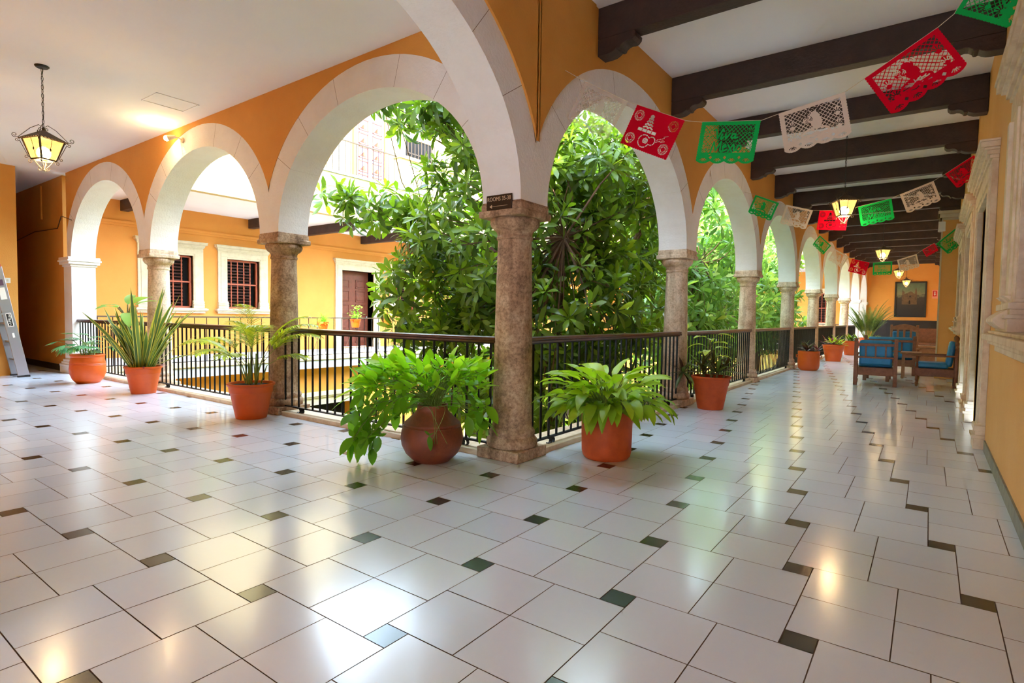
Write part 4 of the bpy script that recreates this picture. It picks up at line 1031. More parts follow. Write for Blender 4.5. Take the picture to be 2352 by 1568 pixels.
garland([((.485,12.276,3.304),(.759,12.158,3.015),'lady','G','small green paper banner at the left end of the far string'),
         ((.841,12.122,2.932),(1.168,11.981,2.702),'dancer','W','small white paper banner second from the left on the far string'),
         ((1.235,11.951,2.655),(1.613,11.788,2.532),'guitar','R','small orange red paper banner left of the bottom of the far string'),
         ((1.675,11.761,2.527),(2.059,11.594,2.526),'text','G','small green paper banner at the lowest point of the far string'),
         ((2.141,11.559,2.548),(2.504,11.401,2.649),'lady','W','small white paper banner above the hanging far lanterns'),
         ((2.594,11.363,2.725),(2.80,11.27,2.85),'lady','R','small red paper banner beside the orange wall pier'),
         ((2.83,10.98,2.80),(3.15,10.9,3.1),'text','G','small green paper banner in front of the orange wall pier')],
        ((CW+.01,12.4,3.42),(XE-.01,10.85,3.2)), None, 'farthest string of paper banners across the right gallery', 'paper banners of the far string')
# ------------------------------------------------------------------ foliage
PROF = {
 'obov': lambda t: (t**.9)*((1-t)**.42)*1.75,                    # widest near the tip
 'lance': lambda t: math.sin(PI*min(1, t**.75))**.85,
 'oval': lambda t: math.sin(PI*t**.8)**.7,
 'sword': lambda t: (1-.15*(1-t))*(1 if t < .7 else ((1-t)/.3)**.8)*(.75+.5*t if t < .5 else 1),
 'strap': lambda t: (.55+.9*t if t < .5 else 1)*(1 if t < .55 else ((1-t)/.45)**.7),
 'needle': lambda t: (1-t)**.6 if t > .2 else .5+t*2,
}
class Leaves:
    def __init__(s): s.V = []; s.F = []; s.T = []; s.E = []; s.n = 0
    def leaf(s, p0, d, length, width, droop=.4, prof='lance', seg=5, fold=.25, tone=.5, roll=0.0, wav=0.0):
        d = Vector(d).normalized(); p = Vector(p0); f = PROF[prof]
        side = d.cross(Vector((0,0,1)))
        if side.length < 1e-3: side = Vector((1,0,0))
        side.normalize(); side = Matrix.Rotation(roll, 3, d) @ side
        ax = d.cross(Vector((0,0,-1)))
        ax = ax.normalized() if ax.length > 1e-3 else Vector((1,0,0))
        V = []; base = s.n; st = length/seg
        for i in range(seg+1):
            t = i/seg; w = width/2*max(.02, f(min(.999, max(.001, t)))); nrm = side.cross(d).normalized()
            up = nrm*(w*fold); ww = nrm*(wav*math.sin(t*9))
            V += [tuple(p-side*w+up+ww), tuple(p), tuple(p+side*w+up-ww)]
            s.E += [1.0, 0.0, 1.0]; s.T += [tone]*3
            if i < seg:
                s.F += [(base+3*i, base+3*i+1, base+3*i+4, base+3*i+3), (base+3*i+1, base+3*i+2, base+3*i+5, base+3*i+4)]
                p = p+d*st; Rm = Matrix.Rotation(droop/seg, 3, ax); d = Rm @ d
        s.V += V; s.n += len(V)
        return p
    def tri(s, p0, d, length, width, tone, roll=0, droop=.3):
        """arrowhead leaf: long lobe and two back lobes"""
        d = Vector(d).normalized()
        s.leaf(p0, d, length, width, droop, 'oval', 5, .18, tone, roll)
        side = d.cross(Vector((0,0,1))); side = side.normalized() if side.length > 1e-3 else Vector((1,0,0)); side = Matrix.Rotation(roll, 3, d) @ side
        for q in (-1, 1): s.leaf(p0, (d*-.55+side*q*.8), length*.5, width*.55, .05, 'oval', 3, .15, tone, roll)
    def build(s, name, m, parent=None, loc=(0,0,0)):
        me = bpy.data.meshes.new(name); me.from_pydata(s.V, [], s.F)
        me.polygons.foreach_set('use_smooth', [True]*len(s.F)); me.materials.append(m)
        for nme, arr in (('tone', s.T), ('edge', s.E)):
            a = me.attributes.new(nme, 'FLOAT', 'POINT'); a.data.foreach_set('value', np.array(arr, 'f'))
        me.update(); o = bpy.data.objects.new(name, me); COL.objects.link(o); o.location = loc
        if parent: o.parent = parent
        return o
def rnd(a, b): return random.uniform(a, b)
def sph(az, el): return Vector((math.cos(az)*math.cos(el), math.sin(az)*math.cos(el), math.sin(el)))

# pots: profiles (z, r) as fractions of height / radius
def pot(t, prof, h, r, m, soilz=.9, soilr=.85, name='pot'):
    b = MB(); b.lathe([(z*h, q*r) for z, q in prof], 40, cap=False)
    b.lathe([(0, prof[0][1]*r), (.001, .01)], 40, cap=False); po = b.build(name, m, t)
    b = MB(); b.lathe([(soilz*h, soilr*r), (soilz*h+.012, soilr*r*.5), (soilz*h+.014, .002)], 24, cap=False); b.build('soil', M['soil'], po); return po
RIM = [(0,.62),(.01,.64),(.5,.79),(.72,.86),(.74,.89),(.92,.93),(.93,.98),(.97,1.0),(1.0,.985),(1.0,.93),(.9,.9),(.86,.88)]
BULB = [(0,.55),(.02,.6),(.15,.84),(.3,.97),(.42,1.0),(.55,.97),(.62,.92),(.63,.94),(.65,.9),(.68,.91),(.7,.86),(.8,.66),(.88,.52),(.95,.48),(1.0,.5),(1.0,.45),(.9,.42)]
CYL = [(0,.82),(.02,.87),(.06,.93),(.15,.97),(.5,.99),(.9,1.0),(.98,1.0),(1.0,.98),(1.0,.93),(.9,.92)]
ROUND = [(0,.62),(.02,.66),(.15,.86),(.35,.99),(.5,1.0),(.62,.975),(.63,.99),(.65,.965),(.67,.98),(.69,.955),(.72,.965),(.8,.93),(.9,.9),(.93,.93),(.97,.95),(1.0,.93),(1.0,.88),(.9,.86)]
HANDLE = [(0,.72),(.03,.78),(.1,.92),(.25,.99),(.6,1.0),(.86,.98),(.88,1.0),(.97,1.0),(1.0,.98),(1.0,.92),(.9,.9)]

# --- big bulbous pot with arrowhead vine, left of the corner column
t = thing('potted_arrowhead_vine', 'bulbous dark clay pot overflowing with green arrowhead vine, left of the corner column', 'potted plant', (-.41, -.53, 0))
pot(t, BULB, .455, .25, M['terra2'], .93, .42)
L = Leaves(); st = MB(); ptop = Vector((0, 0, .44))
cam_dir = Vector((2.79+.44, -3.83+.5, 0)).normalized(); lft = Vector((-cam_dir.y*-1, cam_dir.x*-1, 0)); 
lft = Vector((cam_dir.y, -cam_dir.x, 0))          # image left as seen from the walkway
if lft.x > 0: lft = -lft
def curve3(a, b_, c, n=7): return [tuple(Vector(a)*(1-u)**2+Vector(b_)*2*u*(1-u)+Vector(c)*u*u) for u in [i/n for i in range(n+1)]]
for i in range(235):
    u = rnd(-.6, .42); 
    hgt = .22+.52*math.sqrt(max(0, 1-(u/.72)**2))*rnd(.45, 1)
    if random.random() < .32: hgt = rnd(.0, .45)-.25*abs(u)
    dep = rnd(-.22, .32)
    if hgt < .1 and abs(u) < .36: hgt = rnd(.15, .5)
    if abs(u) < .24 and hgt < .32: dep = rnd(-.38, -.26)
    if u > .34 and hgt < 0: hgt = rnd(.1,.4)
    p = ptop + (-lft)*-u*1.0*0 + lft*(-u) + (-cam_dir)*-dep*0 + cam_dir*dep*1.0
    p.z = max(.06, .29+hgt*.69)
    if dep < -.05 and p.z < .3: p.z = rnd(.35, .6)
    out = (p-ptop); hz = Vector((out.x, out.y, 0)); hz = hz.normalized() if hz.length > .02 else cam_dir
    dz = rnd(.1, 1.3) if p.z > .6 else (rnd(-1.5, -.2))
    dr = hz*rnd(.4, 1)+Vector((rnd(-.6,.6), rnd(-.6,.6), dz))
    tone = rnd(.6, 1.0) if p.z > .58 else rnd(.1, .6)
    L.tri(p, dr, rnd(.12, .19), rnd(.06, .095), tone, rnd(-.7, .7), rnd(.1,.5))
    if i % 2 == 0:
        mid = ptop.lerp(p, .5); mid.z = max(mid.z, ptop.z, p.z)+rnd(.02, .09)
        st.tube(curve3(ptop+Vector((rnd(-.06,.06), rnd(-.06,.06), 0)), mid, p), .0028, 4, cap=False)
for k in range(16):    # a looser trail of leaves hanging to the floor on the left
    p = ptop+lft*rnd(.38, .62)+cam_dir*rnd(-.0,.2); p.z = rnd(.1, .45)
    L.tri(p, Vector((rnd(-.3,.3), rnd(-.3,.3), -1)), rnd(.12, .17), .07, rnd(.15,.5), rnd(-1,1), .1)
    st.tube(curve3(ptop, ptop+lft*.35+Vector((0,0,.25)), p), .003, 4, cap=False)
for k in range(4):
    p0 = ptop+lft*rnd(-.1,.1)+cam_dir*.13; st.tube(curve3(p0, p0+cam_dir*.2+lft*rnd(-.2,.2)+Vector((0,0,.12)), p0+cam_dir*.18+lft*rnd(-.2,.1)+Vector((0,0,-.24))), .0022, 4, cap=False)
p = ptop+cam_dir*.34+lft*.02; p.z = .27; L.tri(p, (0,0,-1), .12, .06, .2)
st.build('vine_stems', M['stem'], t); L.build('foliage', M['leafA'], t)
# mango like sprig rising out of the vine
L = Leaves(); st = MB(); q0 = ptop+(-lft)*.15; q1 = q0+Vector((0,0,.36))+lft*-.02
st.tube([q0, q1], .007, 5)
for k in range(11):
    a = k*2.4; L.leaf(q1+Vector((0,0,-.12+.012*k)), sph(a, rnd(.15,.9)), rnd(.15,.21), .055, .6, 'lance', 5, .25, rnd(.3,.7))
st.build('sprig_stem', M['bark'], t); L.build('sprig_foliage', M['leafP'], t)

# --- cylindrical pot with pale lance leaves, right of the corner column
t = thing('potted_peace_lily', 'cylindrical terracotta pot with pale green lance leaves, right of the corner column', 'potted plant', (.64, .47, 0))
pot(t, CYL, .40, .212, M['terra'], .93, .88)
L = Leaves(); st = MB()
for i in range(150):
    a = rnd(0, 2*PI); e = rnd(.05, 1.35); r0 = rnd(0, .13); p0 = Vector((math.cos(a)*r0, math.sin(a)*r0, .37))
    ln = rnd(.15, .40)*(1.05-.2*e/1.4); d = sph(a, max(.35, e))
    p1 = p0+d*ln; mid = p0+Vector((d.x*.25, d.y*.25, d.z*1.1))*ln*.6
    st.tube(curve3(p0, mid, p1, 5), .0035, 4, cap=False)
    dd = sph(a+rnd(-.3,.3), e*.7-.2)
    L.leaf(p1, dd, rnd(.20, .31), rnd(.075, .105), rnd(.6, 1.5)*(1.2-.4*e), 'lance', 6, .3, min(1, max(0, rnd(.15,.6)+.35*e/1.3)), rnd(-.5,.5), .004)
for i in range(36):
    a = rnd(0, 2*PI); p0 = Vector((math.cos(a)*.2, math.sin(a)*.2, .4)); L.leaf(p0+Vector((0,0,rnd(.05,.12))), sph(a, rnd(.1,.5)), rnd(.2,.3), .06, rnd(1.6,2.1), 'lance', 6, .3, rnd(.0,.4))
st.build('leaf_stalks', M['stem'], t); L.build('foliage', M['leafP'], t)

# --- terracotta pot with bronze strap rosettes and yellow dumb cane
def rosette(L, c, n, ln, w, e0=.2, e1=1.3, droop=.7, prof='strap', tone=(0,1), tilt=None, seg=5):
    for i in range(n):
        a = i*2.399+rnd(-.2,.2); e = e0+(e1-e0)*(i/n)+rnd(-.1,.1); d = sph(a, e)
        if tilt is not None: d = Matrix.Rotation(tilt[1], 3, tilt[0]) @ d
        L.leaf(c, d, ln*rnd(.75,1.1), w*rnd(.85,1.1), droop*rnd(.6,1.3), prof, seg, .3, rnd(*tone))
t = thing('potted_bronze_plant', 'terracotta pot of bronze strap leaves and one tall yellow green plant', 'potted plant', (.51, 3.70, 0))
pot(t, RIM, .43, .25, M['terra'])
L = Leaves(); st = MB()
for (x, y, z, n, ln) in ((-.1,-.05,.52,14,.32),(.1,-.08,.48,14,.3),(.0,.08,.54,12,.32),(.17,.04,.5,12,.3),(-.05,-.14,.46,10,.26),(.05,.14,.48,10,.28)):
    rosette(L, (x,y,z), n, ln, .045, .1, 1.3, .5, 'strap', (0, 1)); st.tube([(x*.8,y*.8,.38),(x,y,z)], .012, 6)
for k in range(2):
    pass
c = Vector((-.34, -.1, .46)); rosette(L, c, 16, .28, .055, -.9, 1.2, .3, 'strap', (0, 1)); st.tube([(-.1,0,.4),(-.25,-.05,.52),tuple(c)], .008, 5)
L.build('bronze_foliage', M['leafR'], t)
L = Leaves(); top = Vector((-.03, 0, .9)); st.tube([(0,0,.4),(-.01,.0,.7),tuple(top)], .010, 6)
for k in range(9):
    z = .62+.035*k; a = k*2.4; p = Vector((-.02,0,z)); d = sph(a, .7); q = p+d*.10; st.tube([p, q], .004, 4); L.leaf(q, sph(a, .25), rnd(.2,.27), .1, rnd(.5,1.2), 'oval', 6, .2, rnd(.3,.9))
L.build('yellow_foliage', M['leafY'], t); st.build('plant_stems', M['stem2'], t)

# --- areca palm in plastic pot
def frond(L, st, p0, d, ln, nl, ll, droop=1.2, w=.018, tone=(0,1), rr=.004, prof='needle', lean=.5):
    d = Vector(d).normalized(); p = Vector(p0); ax = d.cross(Vector((0,0,-1))); ax = ax.normalized() if ax.length > 1e-3 else Vector((1,0,0))
    pts = [tuple(p)]; n = 14
    side0 = d.cross(Vector((0,0,1))).normalized()
    for i in range(n):
        p = p+d*ln/n; d = Matrix.Rotation(droop/n*(.3+1.4*i/n), 3, ax) @ d; pts.append(tuple(p))
        t_ = i/n
        if t_ > .28:
            for q in range(max(1, nl//n)):
                for s in (-1, 1):
                    pp = p-d*(ln/n*q/max(1, nl//n)); L.leaf(pp, d*(lean+.5*t_)+side0*s*.85+Vector((0,0,.12)), ll*math.sin(PI*(.15+.8*t_))*rnd(.85,1.1), w, rnd(.5,1.1), prof, 3, .3, rnd(*tone))
    st.tube(pts, rr, 5, r2=rr*.3)
t = thing('potted_areca_palm', 'wide orange pot with a loose areca palm before a left arcade column', 'potted plant', (-3.26, -.46, 0))
pot(t, RIM, .39, .25, M['plastic'], .93, .9)
L = Leaves(); st = MB()
F = [((.03,.0), (-.75,-.15,.75), .95, 1.9), ((-.1,.02), (-.85,-.25,.5), .8, 1.5), ((0,0), (-.15,.05,1), .95, 1.7), ((.08,0), (.5,.25,1), .95, 1.8), ((.12,-.03), (.65,.3,.9), .9, 1.7), ((.02,.05), (.2,.3,1.1), .85, 1.6),
     ((.05,-.05), (.35,-.1,1), .8, 1.9), ((-.05,.0), (-.4,.2,1), .8, 2.0), ((.1,.05), (.6,.4,.5), .5, 1.4), ((-.02,-.04), (-.5,-.5,.9), .7, 1.8), ((.0,-.03), (-.9,.1,.35), .75, 1.2), ((.06,.02), (.2,-.3,1.2), .75, 1.6)]
for (x, y), d, ln, dr in F:
    p0 = Vector((x, y, .36)); base = p0+Vector((d[0]*.1, d[1]*.1, .22)); st.tube([p0, base], .008, 6, r2=.006); frond(L, st, base, d, ln*.92, 42, .27, dr*.8, .026, (.3, 1))
st.tube([(.1,.0,.4),(.11,.0,.72)], .016, 8, r2=.01); st.tube([(-.1,.03,.4),(-.105,.03,.6)], .013, 8, r2=.009)
st.build('palm_stems', M['stem'], t); L.build('fronds', M['leafC'], t)

# --- sword leaved plant with dumb cane
t = thing('potted_snake_plant', 'orange pot with tall yellow edged sword leaves and a broad leaved cane', 'potted plant', (-6.2, -.42, 0))
pot(t, RIM, .385, .24, M['plastic'], .93, .9)
L = Leaves()
for i in range(74):
    a = rnd(0, 2*PI); r0 = rnd(0, .17); lean = rnd(0, .42)+r0*1.2; 
    x0, y0 = math.cos(a)*r0, math.sin(a)*r0
    d = Vector((math.cos(a)*lean, math.sin(a)*lean, 1))
    if x0 > .05: d += Vector((.35*rnd(.2,1), .2*rnd(0,1), 0))
    L.leaf((x0, y0, .36), d+Vector((rnd(-.12,.12), rnd(-.12,.12), 0)), rnd(.35, 1.12)*(1.15 if x0 > 0 else .9), rnd(.05,.075), rnd(-.25,.55), 'sword', 7, .22, rnd(0,1), rnd(-1.3,1.3))
for d, ln in (((-.7,-.15,1), .85), ((1.2,.45,1.0), 1.0), ((1.1,.4,.5), .8)): L.leaf((d[0]*.12, d[1]*.12, .36), d, ln, .07, .3, 'sword', 7, .22, .5, .4)
L.build('sword_leaves', M['leafS'], t)
L = Leaves(); st = MB(); st.tube([(-.17,-.1,.42),(-.2,-.12,.8),(-.2,-.12,1.08)], .034, 9, r2=.022)
for a, e, ln, w in ((2.6,.8,.34,.12),(.4,.7,.34,.17),(-.3,-.1,.36,.17),(-1.2,.3,.3,.14),(1.5,.6,.3,.15),(3.6,.4,.28,.12)):
    p = Vector((-.2,-.12,1.06)); d = sph(a, e+.5); q = p+d*.2; st.tube([p, q], .011, 6); L.leaf(q, sph(a, e-.1), ln*1.15, w*1.1, .7, 'oval', 7, .15, rnd(.2,.9), 0, .004)
st.build('cane_stem', M['stem2'], t); L.build('cane_leaves', M['leafD'], t)
L = Leaves()
for k in range(12): a = rnd(0,2*PI); L.leaf((math.cos(a)*.21, math.sin(a)*.21, .385), sph(a, .3), .1, .03, 1.2, 'lance', 4, .2, rnd(0,1))
L.build('trailing_leaves', M['leafM'], t)

# --- round pot with split leaf plant
t = thing('potted_philodendron', 'round ridged orange pot with a few split leaves, beside the white pier', 'potted plant', (-8.1, -.50, 0))
pot(t, ROUND, .46, .245, M['plastic'], .94, .86)
L = Leaves(); st = MB()
for i in range(20):
    a = rnd(0, 2*PI); e = rnd(.4, 1.2); p0 = Vector((rnd(-.1,.1), rnd(-.1,.1), .43)); d = sph(a, e); ln = rnd(.2,.42); p1 = p0+d*ln
    st.tube(curve3(p0, p0+Vector((d.x*.2,d.y*.2,d.z))*ln*.7, p1, 5), .005, 4)
    side = Vector((-math.sin(a), math.cos(a), 0)); ctr = sph(a, e-.9)
    for k in range(-4, 5):
        L.leaf(p1, ctr+side*k*.32, .21-.018*abs(k), .045, .5, 'lance', 4, .1, rnd(.1,.9))
st.build('leaf_stalks', M['stem'], t); L.build('split_leaves', M['leafX'], t)

# --- far pots of the right gallery
def farpot(label, loc, prof, h, r, mats_, n, ln, w, handles=False):
    t = thing('potted_foliage_plant', label, 'potted plant', loc); pot(t, prof, h, r, M['plastic'])
    for mi, m_ in enumerate(mats_):
        L = Leaves()
        for k in range(n):
            a = rnd(0, 2*PI); q = rnd(0, r*.8); rosette(L, (math.cos(a)*q, math.sin(a)*q, h*rnd(.95,1.15)), 10, ln, w, .1, 1.35, .5, 'lance', (0,1), seg=4)
        L.build('foliage', m_, t)
    if handles:
        b = MB()
        for s in (-1, 1): b.tube([(s*r*.98, 0, h*.8), (s*(r+.03), 0, h*.78), (s*(r+.03), 0, h*.68), (s*r*.98, 0, h*.66)], .012, 6)
        b.build('handles', M['plastic'], t)
    return t
farpot('straight sided orange pot with small handles and magenta leaved plants, by the fourth right column', (.52, 11.1, 0), HANDLE, .45, .235, (M['leafM'], M['leafR']), 3, .24, .05, True)
farpot('orange pot of mixed green and reddish croton leaves, before the fifth right column', (.56, 15.0, 0), RIM, .48, .30, (M['leafP'], M['leafM'], M['leafY']), 2, .3, .06)
farpot('orange pot with dark green leaves, partly behind the first blue armchair', (.62, 18.9, 0), RIM, .48, .29, (M['leafT'],), 6, .3, .05)
t = thing('potted_tall_palm', 'tall bushy palm in a clay pot at the far end of the right gallery', 'potted plant', (.75, 23.6, 0)); pot(t, RIM, .5, .32, M['terra'])
L = Leaves(); st = MB()
for i in range(70):
    a = rnd(0, 2*PI); d = sph(a, rnd(1.05, 1.52)); p0 = Vector((math.cos(a)*.12, math.sin(a)*.12, .48)); frond(L, st, p0, d, rnd(.7, 1.75), 56, .2, rnd(.4,.9), .016, (0,1), .005)
st.build('palm_stems', M['stem'], t); L.build('fronds', M['leafC2'], t)
farpot('dark green shrub in an earthen pot beside the tall palm', (1.1, 21.2, 0), RIM, .4, .26, (M['leafT'],), 7, .32, .05)

# --- pots hanging on the railing across the courtyard
for i, (y, z, lab) in enumerate(((5.44, .70, 'hanging clay pot with a fine grassy tuft on the railing across the courtyard, left one'),
                      (6.5, .78, 'hanging clay pot with a leafy fern on the far railing before the brown door'),
                      (7.62, .8, 'hanging clay pot with trailing yellow green vine on the far railing, beside tree leaves'))):
    t = thing('hanging_pot', lab, 'hanging pot', (XB+.14, y, z), 0, 'pots hanging on the railing across the courtyard')
    pot(t, RIM, .24, .155, M['plastic'])
    L = Leaves()
    for k in range(150 if i == 0 else 110):
        a = rnd(0, 2*PI); e = rnd(0, 1.5)
        if i == 0: L.leaf((0,0,.22), sph(a, e), rnd(.2,.36), .02, 1.0, 'needle', 4, .2, rnd(0,1))
        else: p = Vector((0,0,.26))+sph(a, e)*rnd(.02,.25 if e < .9 else .36); L.leaf(p, sph(rnd(0,6.28), rnd(-.3,1)), .09, .05, .3, 'oval', 3, .2, rnd(0,1))
    if i == 2:
        for k in range(50): L.leaf((rnd(-.05,.15), rnd(-.2,-.1), .2-rnd(0,.75)), sph(rnd(0,6.28), -.3), .07, .04, .3, 'oval', 3, .2, rnd(.5,1))
    L.build('foliage', M['leafF'] if i < 2 else M['leafY'], t)
    b = MB(); b.tube([(-.16,0,.2),(-.15,0,.0),(-.1,-.0,0)], .006, 5); b.tube([(-.1,0,-.0),(-.12,-.25,-.6)], .005, 5); b.build('wire_holder', M['iron2'], t)

# ------------------------------------------------------------------ courtyard trees
def template(nl, ln, w, droop, e0, e1):
    L = Leaves()
    for i in range(nl):
        k = i/nl; a = i*2.399+rnd(-.25,.25); e = e0+(e1-e0)*k+rnd(-.12,.12)
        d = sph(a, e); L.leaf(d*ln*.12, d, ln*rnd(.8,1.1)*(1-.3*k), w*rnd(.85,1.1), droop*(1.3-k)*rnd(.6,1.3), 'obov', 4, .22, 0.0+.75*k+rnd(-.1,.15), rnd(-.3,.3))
    V = np.array(L.V, 'f'); F = np.array(L.F, 'i'); T = np.clip(np.array(L.T, 'f'), 0, 1); return V, F, T
TEMPS = [template(random.choice((11, 13, 15)), .27, .088, rnd(.5, 1.1), -.55, 1.25) for _ in range(9)]
def rotmat(axis, yaw):
    z = np.array(axis, float); z /= np.linalg.norm(z)+1e-9; h = np.array([1., 0, 0]) if abs(z[0]) < .9 else np.array([0, 1., 0])
    x = np.cross(h, z); x /= np.linalg.norm(x); y = np.cross(z, x); c, s = math.cos(yaw), math.sin(yaw)
    return np.stack([x*c+y*s, -x*s+y*c, z], 1)
def foliage_mesh(name, pts, dirs, scales, tones, m, parent):
    VV, FF, TT = [], [], []; n = 0
    for p, d, s, tn in zip(pts, dirs, scales, tones):
        V, F, T = TEMPS[random.randrange(len(TEMPS))]
        VV.append((V*s) @ rotmat(d, rnd(0, 6.28)).T+np.array(p)); FF.append(F+n); n += len(V)
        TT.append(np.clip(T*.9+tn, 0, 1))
    VV = np.concatenate(VV).astype('f'); FF = np.concatenate(FF).astype('i'); TT = np.concatenate(TT)
    me = bpy.data.meshes.new(name); me.vertices.add(len(VV)); me.vertices.foreach_set('co', VV.ravel())
    me.loops.add(FF.size); me.loops.foreach_set('vertex_index', FF.ravel()); me.polygons.add(len(FF))
    me.polygons.foreach_set('loop_start', np.arange(0, FF.size, 4, dtype='i')); me.update(calc_edges=True)
    me.polygons.foreach_set('use_smooth', np.ones(len(FF), bool)); me.materials.append(m)
    a = me.attributes.new('tone', 'FLOAT', 'POINT'); a.data.foreach_set('value', TT.astype('f')); me.validate()
    o = bpy.data.objects.new(name, me); COL.objects.link(o); o.parent = parent; return o
def crown_points(blobs, dens, limit):
    """rosette positions over and inside ellipsoid blobs: (centre, radii, count)"""
    P, D = [], []
    for c, r, n in blobs:
        c = np.array(c, float); r = np.array(r, float)
        for _ in range(int(n*dens)):
            v = rng.normal(size=3); v /= np.linalg.norm(v); q = rng.uniform(.45, 1.0)**.5
            p = c+v*r*q
            if not limit(p): continue
            d = v/r; d /= np.linalg.norm(d); d = d*.8+np.array([0, 0, .55])+rng.normal(size=3)*.25
            P.append(p); D.append(d)
    return P, D
def tree(name, label, base, trunk, blobs, branches, m, size=1.0, dens=1.0, tone=0.0, limit=None, loc=None):
    t = thing(name, label, 'tree', (0, 0, 0)); t['group'] = 'trees in the courtyard'
    b = MB()
    for pts, r0, r1 in trunk: 
        vv = [Vector(p) for p in pts]; out = []
        for i in range(len(vv)-1):
            for k in range(4): u = k/4; out.append(vv[i].lerp(vv[i+1], u)+Vector((rnd(-.03,.03), rnd(-.03,.03), 0)))
        out.append(vv[-1]); b.tube(out, r0, 9, r2=r1)
    b.build('trunk', M['bark'], t)
    P, D = crown_points(blobs, dens, limit)
    b = MB(); hub = [Vector(p) for p in branches]
    for i, p in enumerate(P):
        if i % 3: continue
        p = Vector(p); h = min(hub, key=lambda q: (q-p).length); mid = h.lerp(p, .55)+Vector((rnd(-.15,.15), rnd(-.15,.15), rnd(-.25,.05)))
        b.tube([h, mid, p], .02 if i % 12 == 0 else .009, 5, r2=.006, cap=False)
    b.build('branches', M['bark'], t)
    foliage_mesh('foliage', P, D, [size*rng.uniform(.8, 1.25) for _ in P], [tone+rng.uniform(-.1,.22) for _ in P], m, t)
    return t
lim = lambda p: p[1] > .42 and p[0] < -.38 and p[2] > -3.2
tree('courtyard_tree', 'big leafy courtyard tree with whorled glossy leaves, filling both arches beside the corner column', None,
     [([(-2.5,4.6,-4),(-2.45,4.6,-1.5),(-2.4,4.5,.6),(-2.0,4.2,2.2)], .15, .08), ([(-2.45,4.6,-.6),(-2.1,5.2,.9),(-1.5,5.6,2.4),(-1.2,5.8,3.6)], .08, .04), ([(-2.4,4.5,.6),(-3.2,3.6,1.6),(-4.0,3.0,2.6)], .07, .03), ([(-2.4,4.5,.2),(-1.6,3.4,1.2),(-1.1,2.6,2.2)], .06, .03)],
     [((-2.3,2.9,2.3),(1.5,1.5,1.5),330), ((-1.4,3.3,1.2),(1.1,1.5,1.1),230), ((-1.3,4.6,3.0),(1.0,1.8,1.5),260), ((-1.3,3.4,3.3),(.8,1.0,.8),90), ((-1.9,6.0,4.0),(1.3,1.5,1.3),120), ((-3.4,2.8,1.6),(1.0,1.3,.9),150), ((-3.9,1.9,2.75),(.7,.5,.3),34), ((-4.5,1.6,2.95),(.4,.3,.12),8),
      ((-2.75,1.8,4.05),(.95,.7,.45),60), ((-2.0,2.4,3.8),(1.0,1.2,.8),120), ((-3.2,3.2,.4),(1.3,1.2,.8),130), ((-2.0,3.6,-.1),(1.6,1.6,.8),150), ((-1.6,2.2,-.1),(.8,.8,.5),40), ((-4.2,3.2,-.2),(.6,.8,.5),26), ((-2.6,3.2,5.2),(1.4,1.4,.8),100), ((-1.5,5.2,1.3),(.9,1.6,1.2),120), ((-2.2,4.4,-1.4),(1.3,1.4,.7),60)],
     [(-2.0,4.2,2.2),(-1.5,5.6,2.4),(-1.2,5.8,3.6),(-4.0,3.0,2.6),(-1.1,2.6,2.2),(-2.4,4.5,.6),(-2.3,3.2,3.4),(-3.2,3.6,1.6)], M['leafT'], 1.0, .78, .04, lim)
tree('courtyard_tree', 'paler leafy tree in the courtyard, filling the second and third right arches', None,
     [([(-2.2,10.5,-4),(-2.1,10.4,-1),(-1.9,10.2,2.5)], .14, .06), ([(-2.1,10.4,-.5),(-1.5,9.2,1.2),(-1.3,8.6,2.5)], .07, .03)],
     [((-1.8,9.4,2.6),(1.2,2.2,2.0),330), ((-1.6,8.2,1.2),(1.0,1.7,1.2),200), ((-1.7,12.2,1.8),(1.1,2.0,1.9),230), ((-2.0,10.4,0),(1.3,2.4,1.0),150), ((-2.2,10,5.0),(1.6,2.8,1.2),170), ((-2.6,8.0,4.2),(1.2,1.4,1.0),80)],
     [(-1.9,10.2,2.5),(-1.3,8.6,2.5),(-1.5,9.2,1.2),(-1.7,12,1.5),(-2.2,10,4.5)], M['leafT2'], 1.2, .62, .15, lim)
tree('courtyard_tree', 'far leafy courtyard tree, visible through the fourth and fifth right arches', None,
     [([(-1.9,16.5,-4),(-1.8,16.4,2.5)], .13, .06)],
     [((-1.7,15.8,1.8),(1.1,1.9,1.6),200), ((-1.8,17.0,3.8),(1.3,2.4,1.6),180), ((-1.6,18.2,1.0),(.9,1.4,1.0),80)],
     [(-1.8,16.4,2.5),(-1.8,16.4,1.0)], M['leafT2'], 1.25, .65, .12, lim)
tree('courtyard_tree', 'distant bright tree behind the big one near the north side of the courtyard', None,
     [([(-5.5,19,-4),(-5.4,19,3)], .15, .08)],
     [((-5.2,18.5,2.8),(2.6,2.6,2.6),300), ((-4.0,14.5,4.0),(2.0,2.2,2.0),170)],
     [(-5.4,19,2.5),(-4.4,15.5,3.6)], M['leafT2'], 1.4, .8, .3, lim)
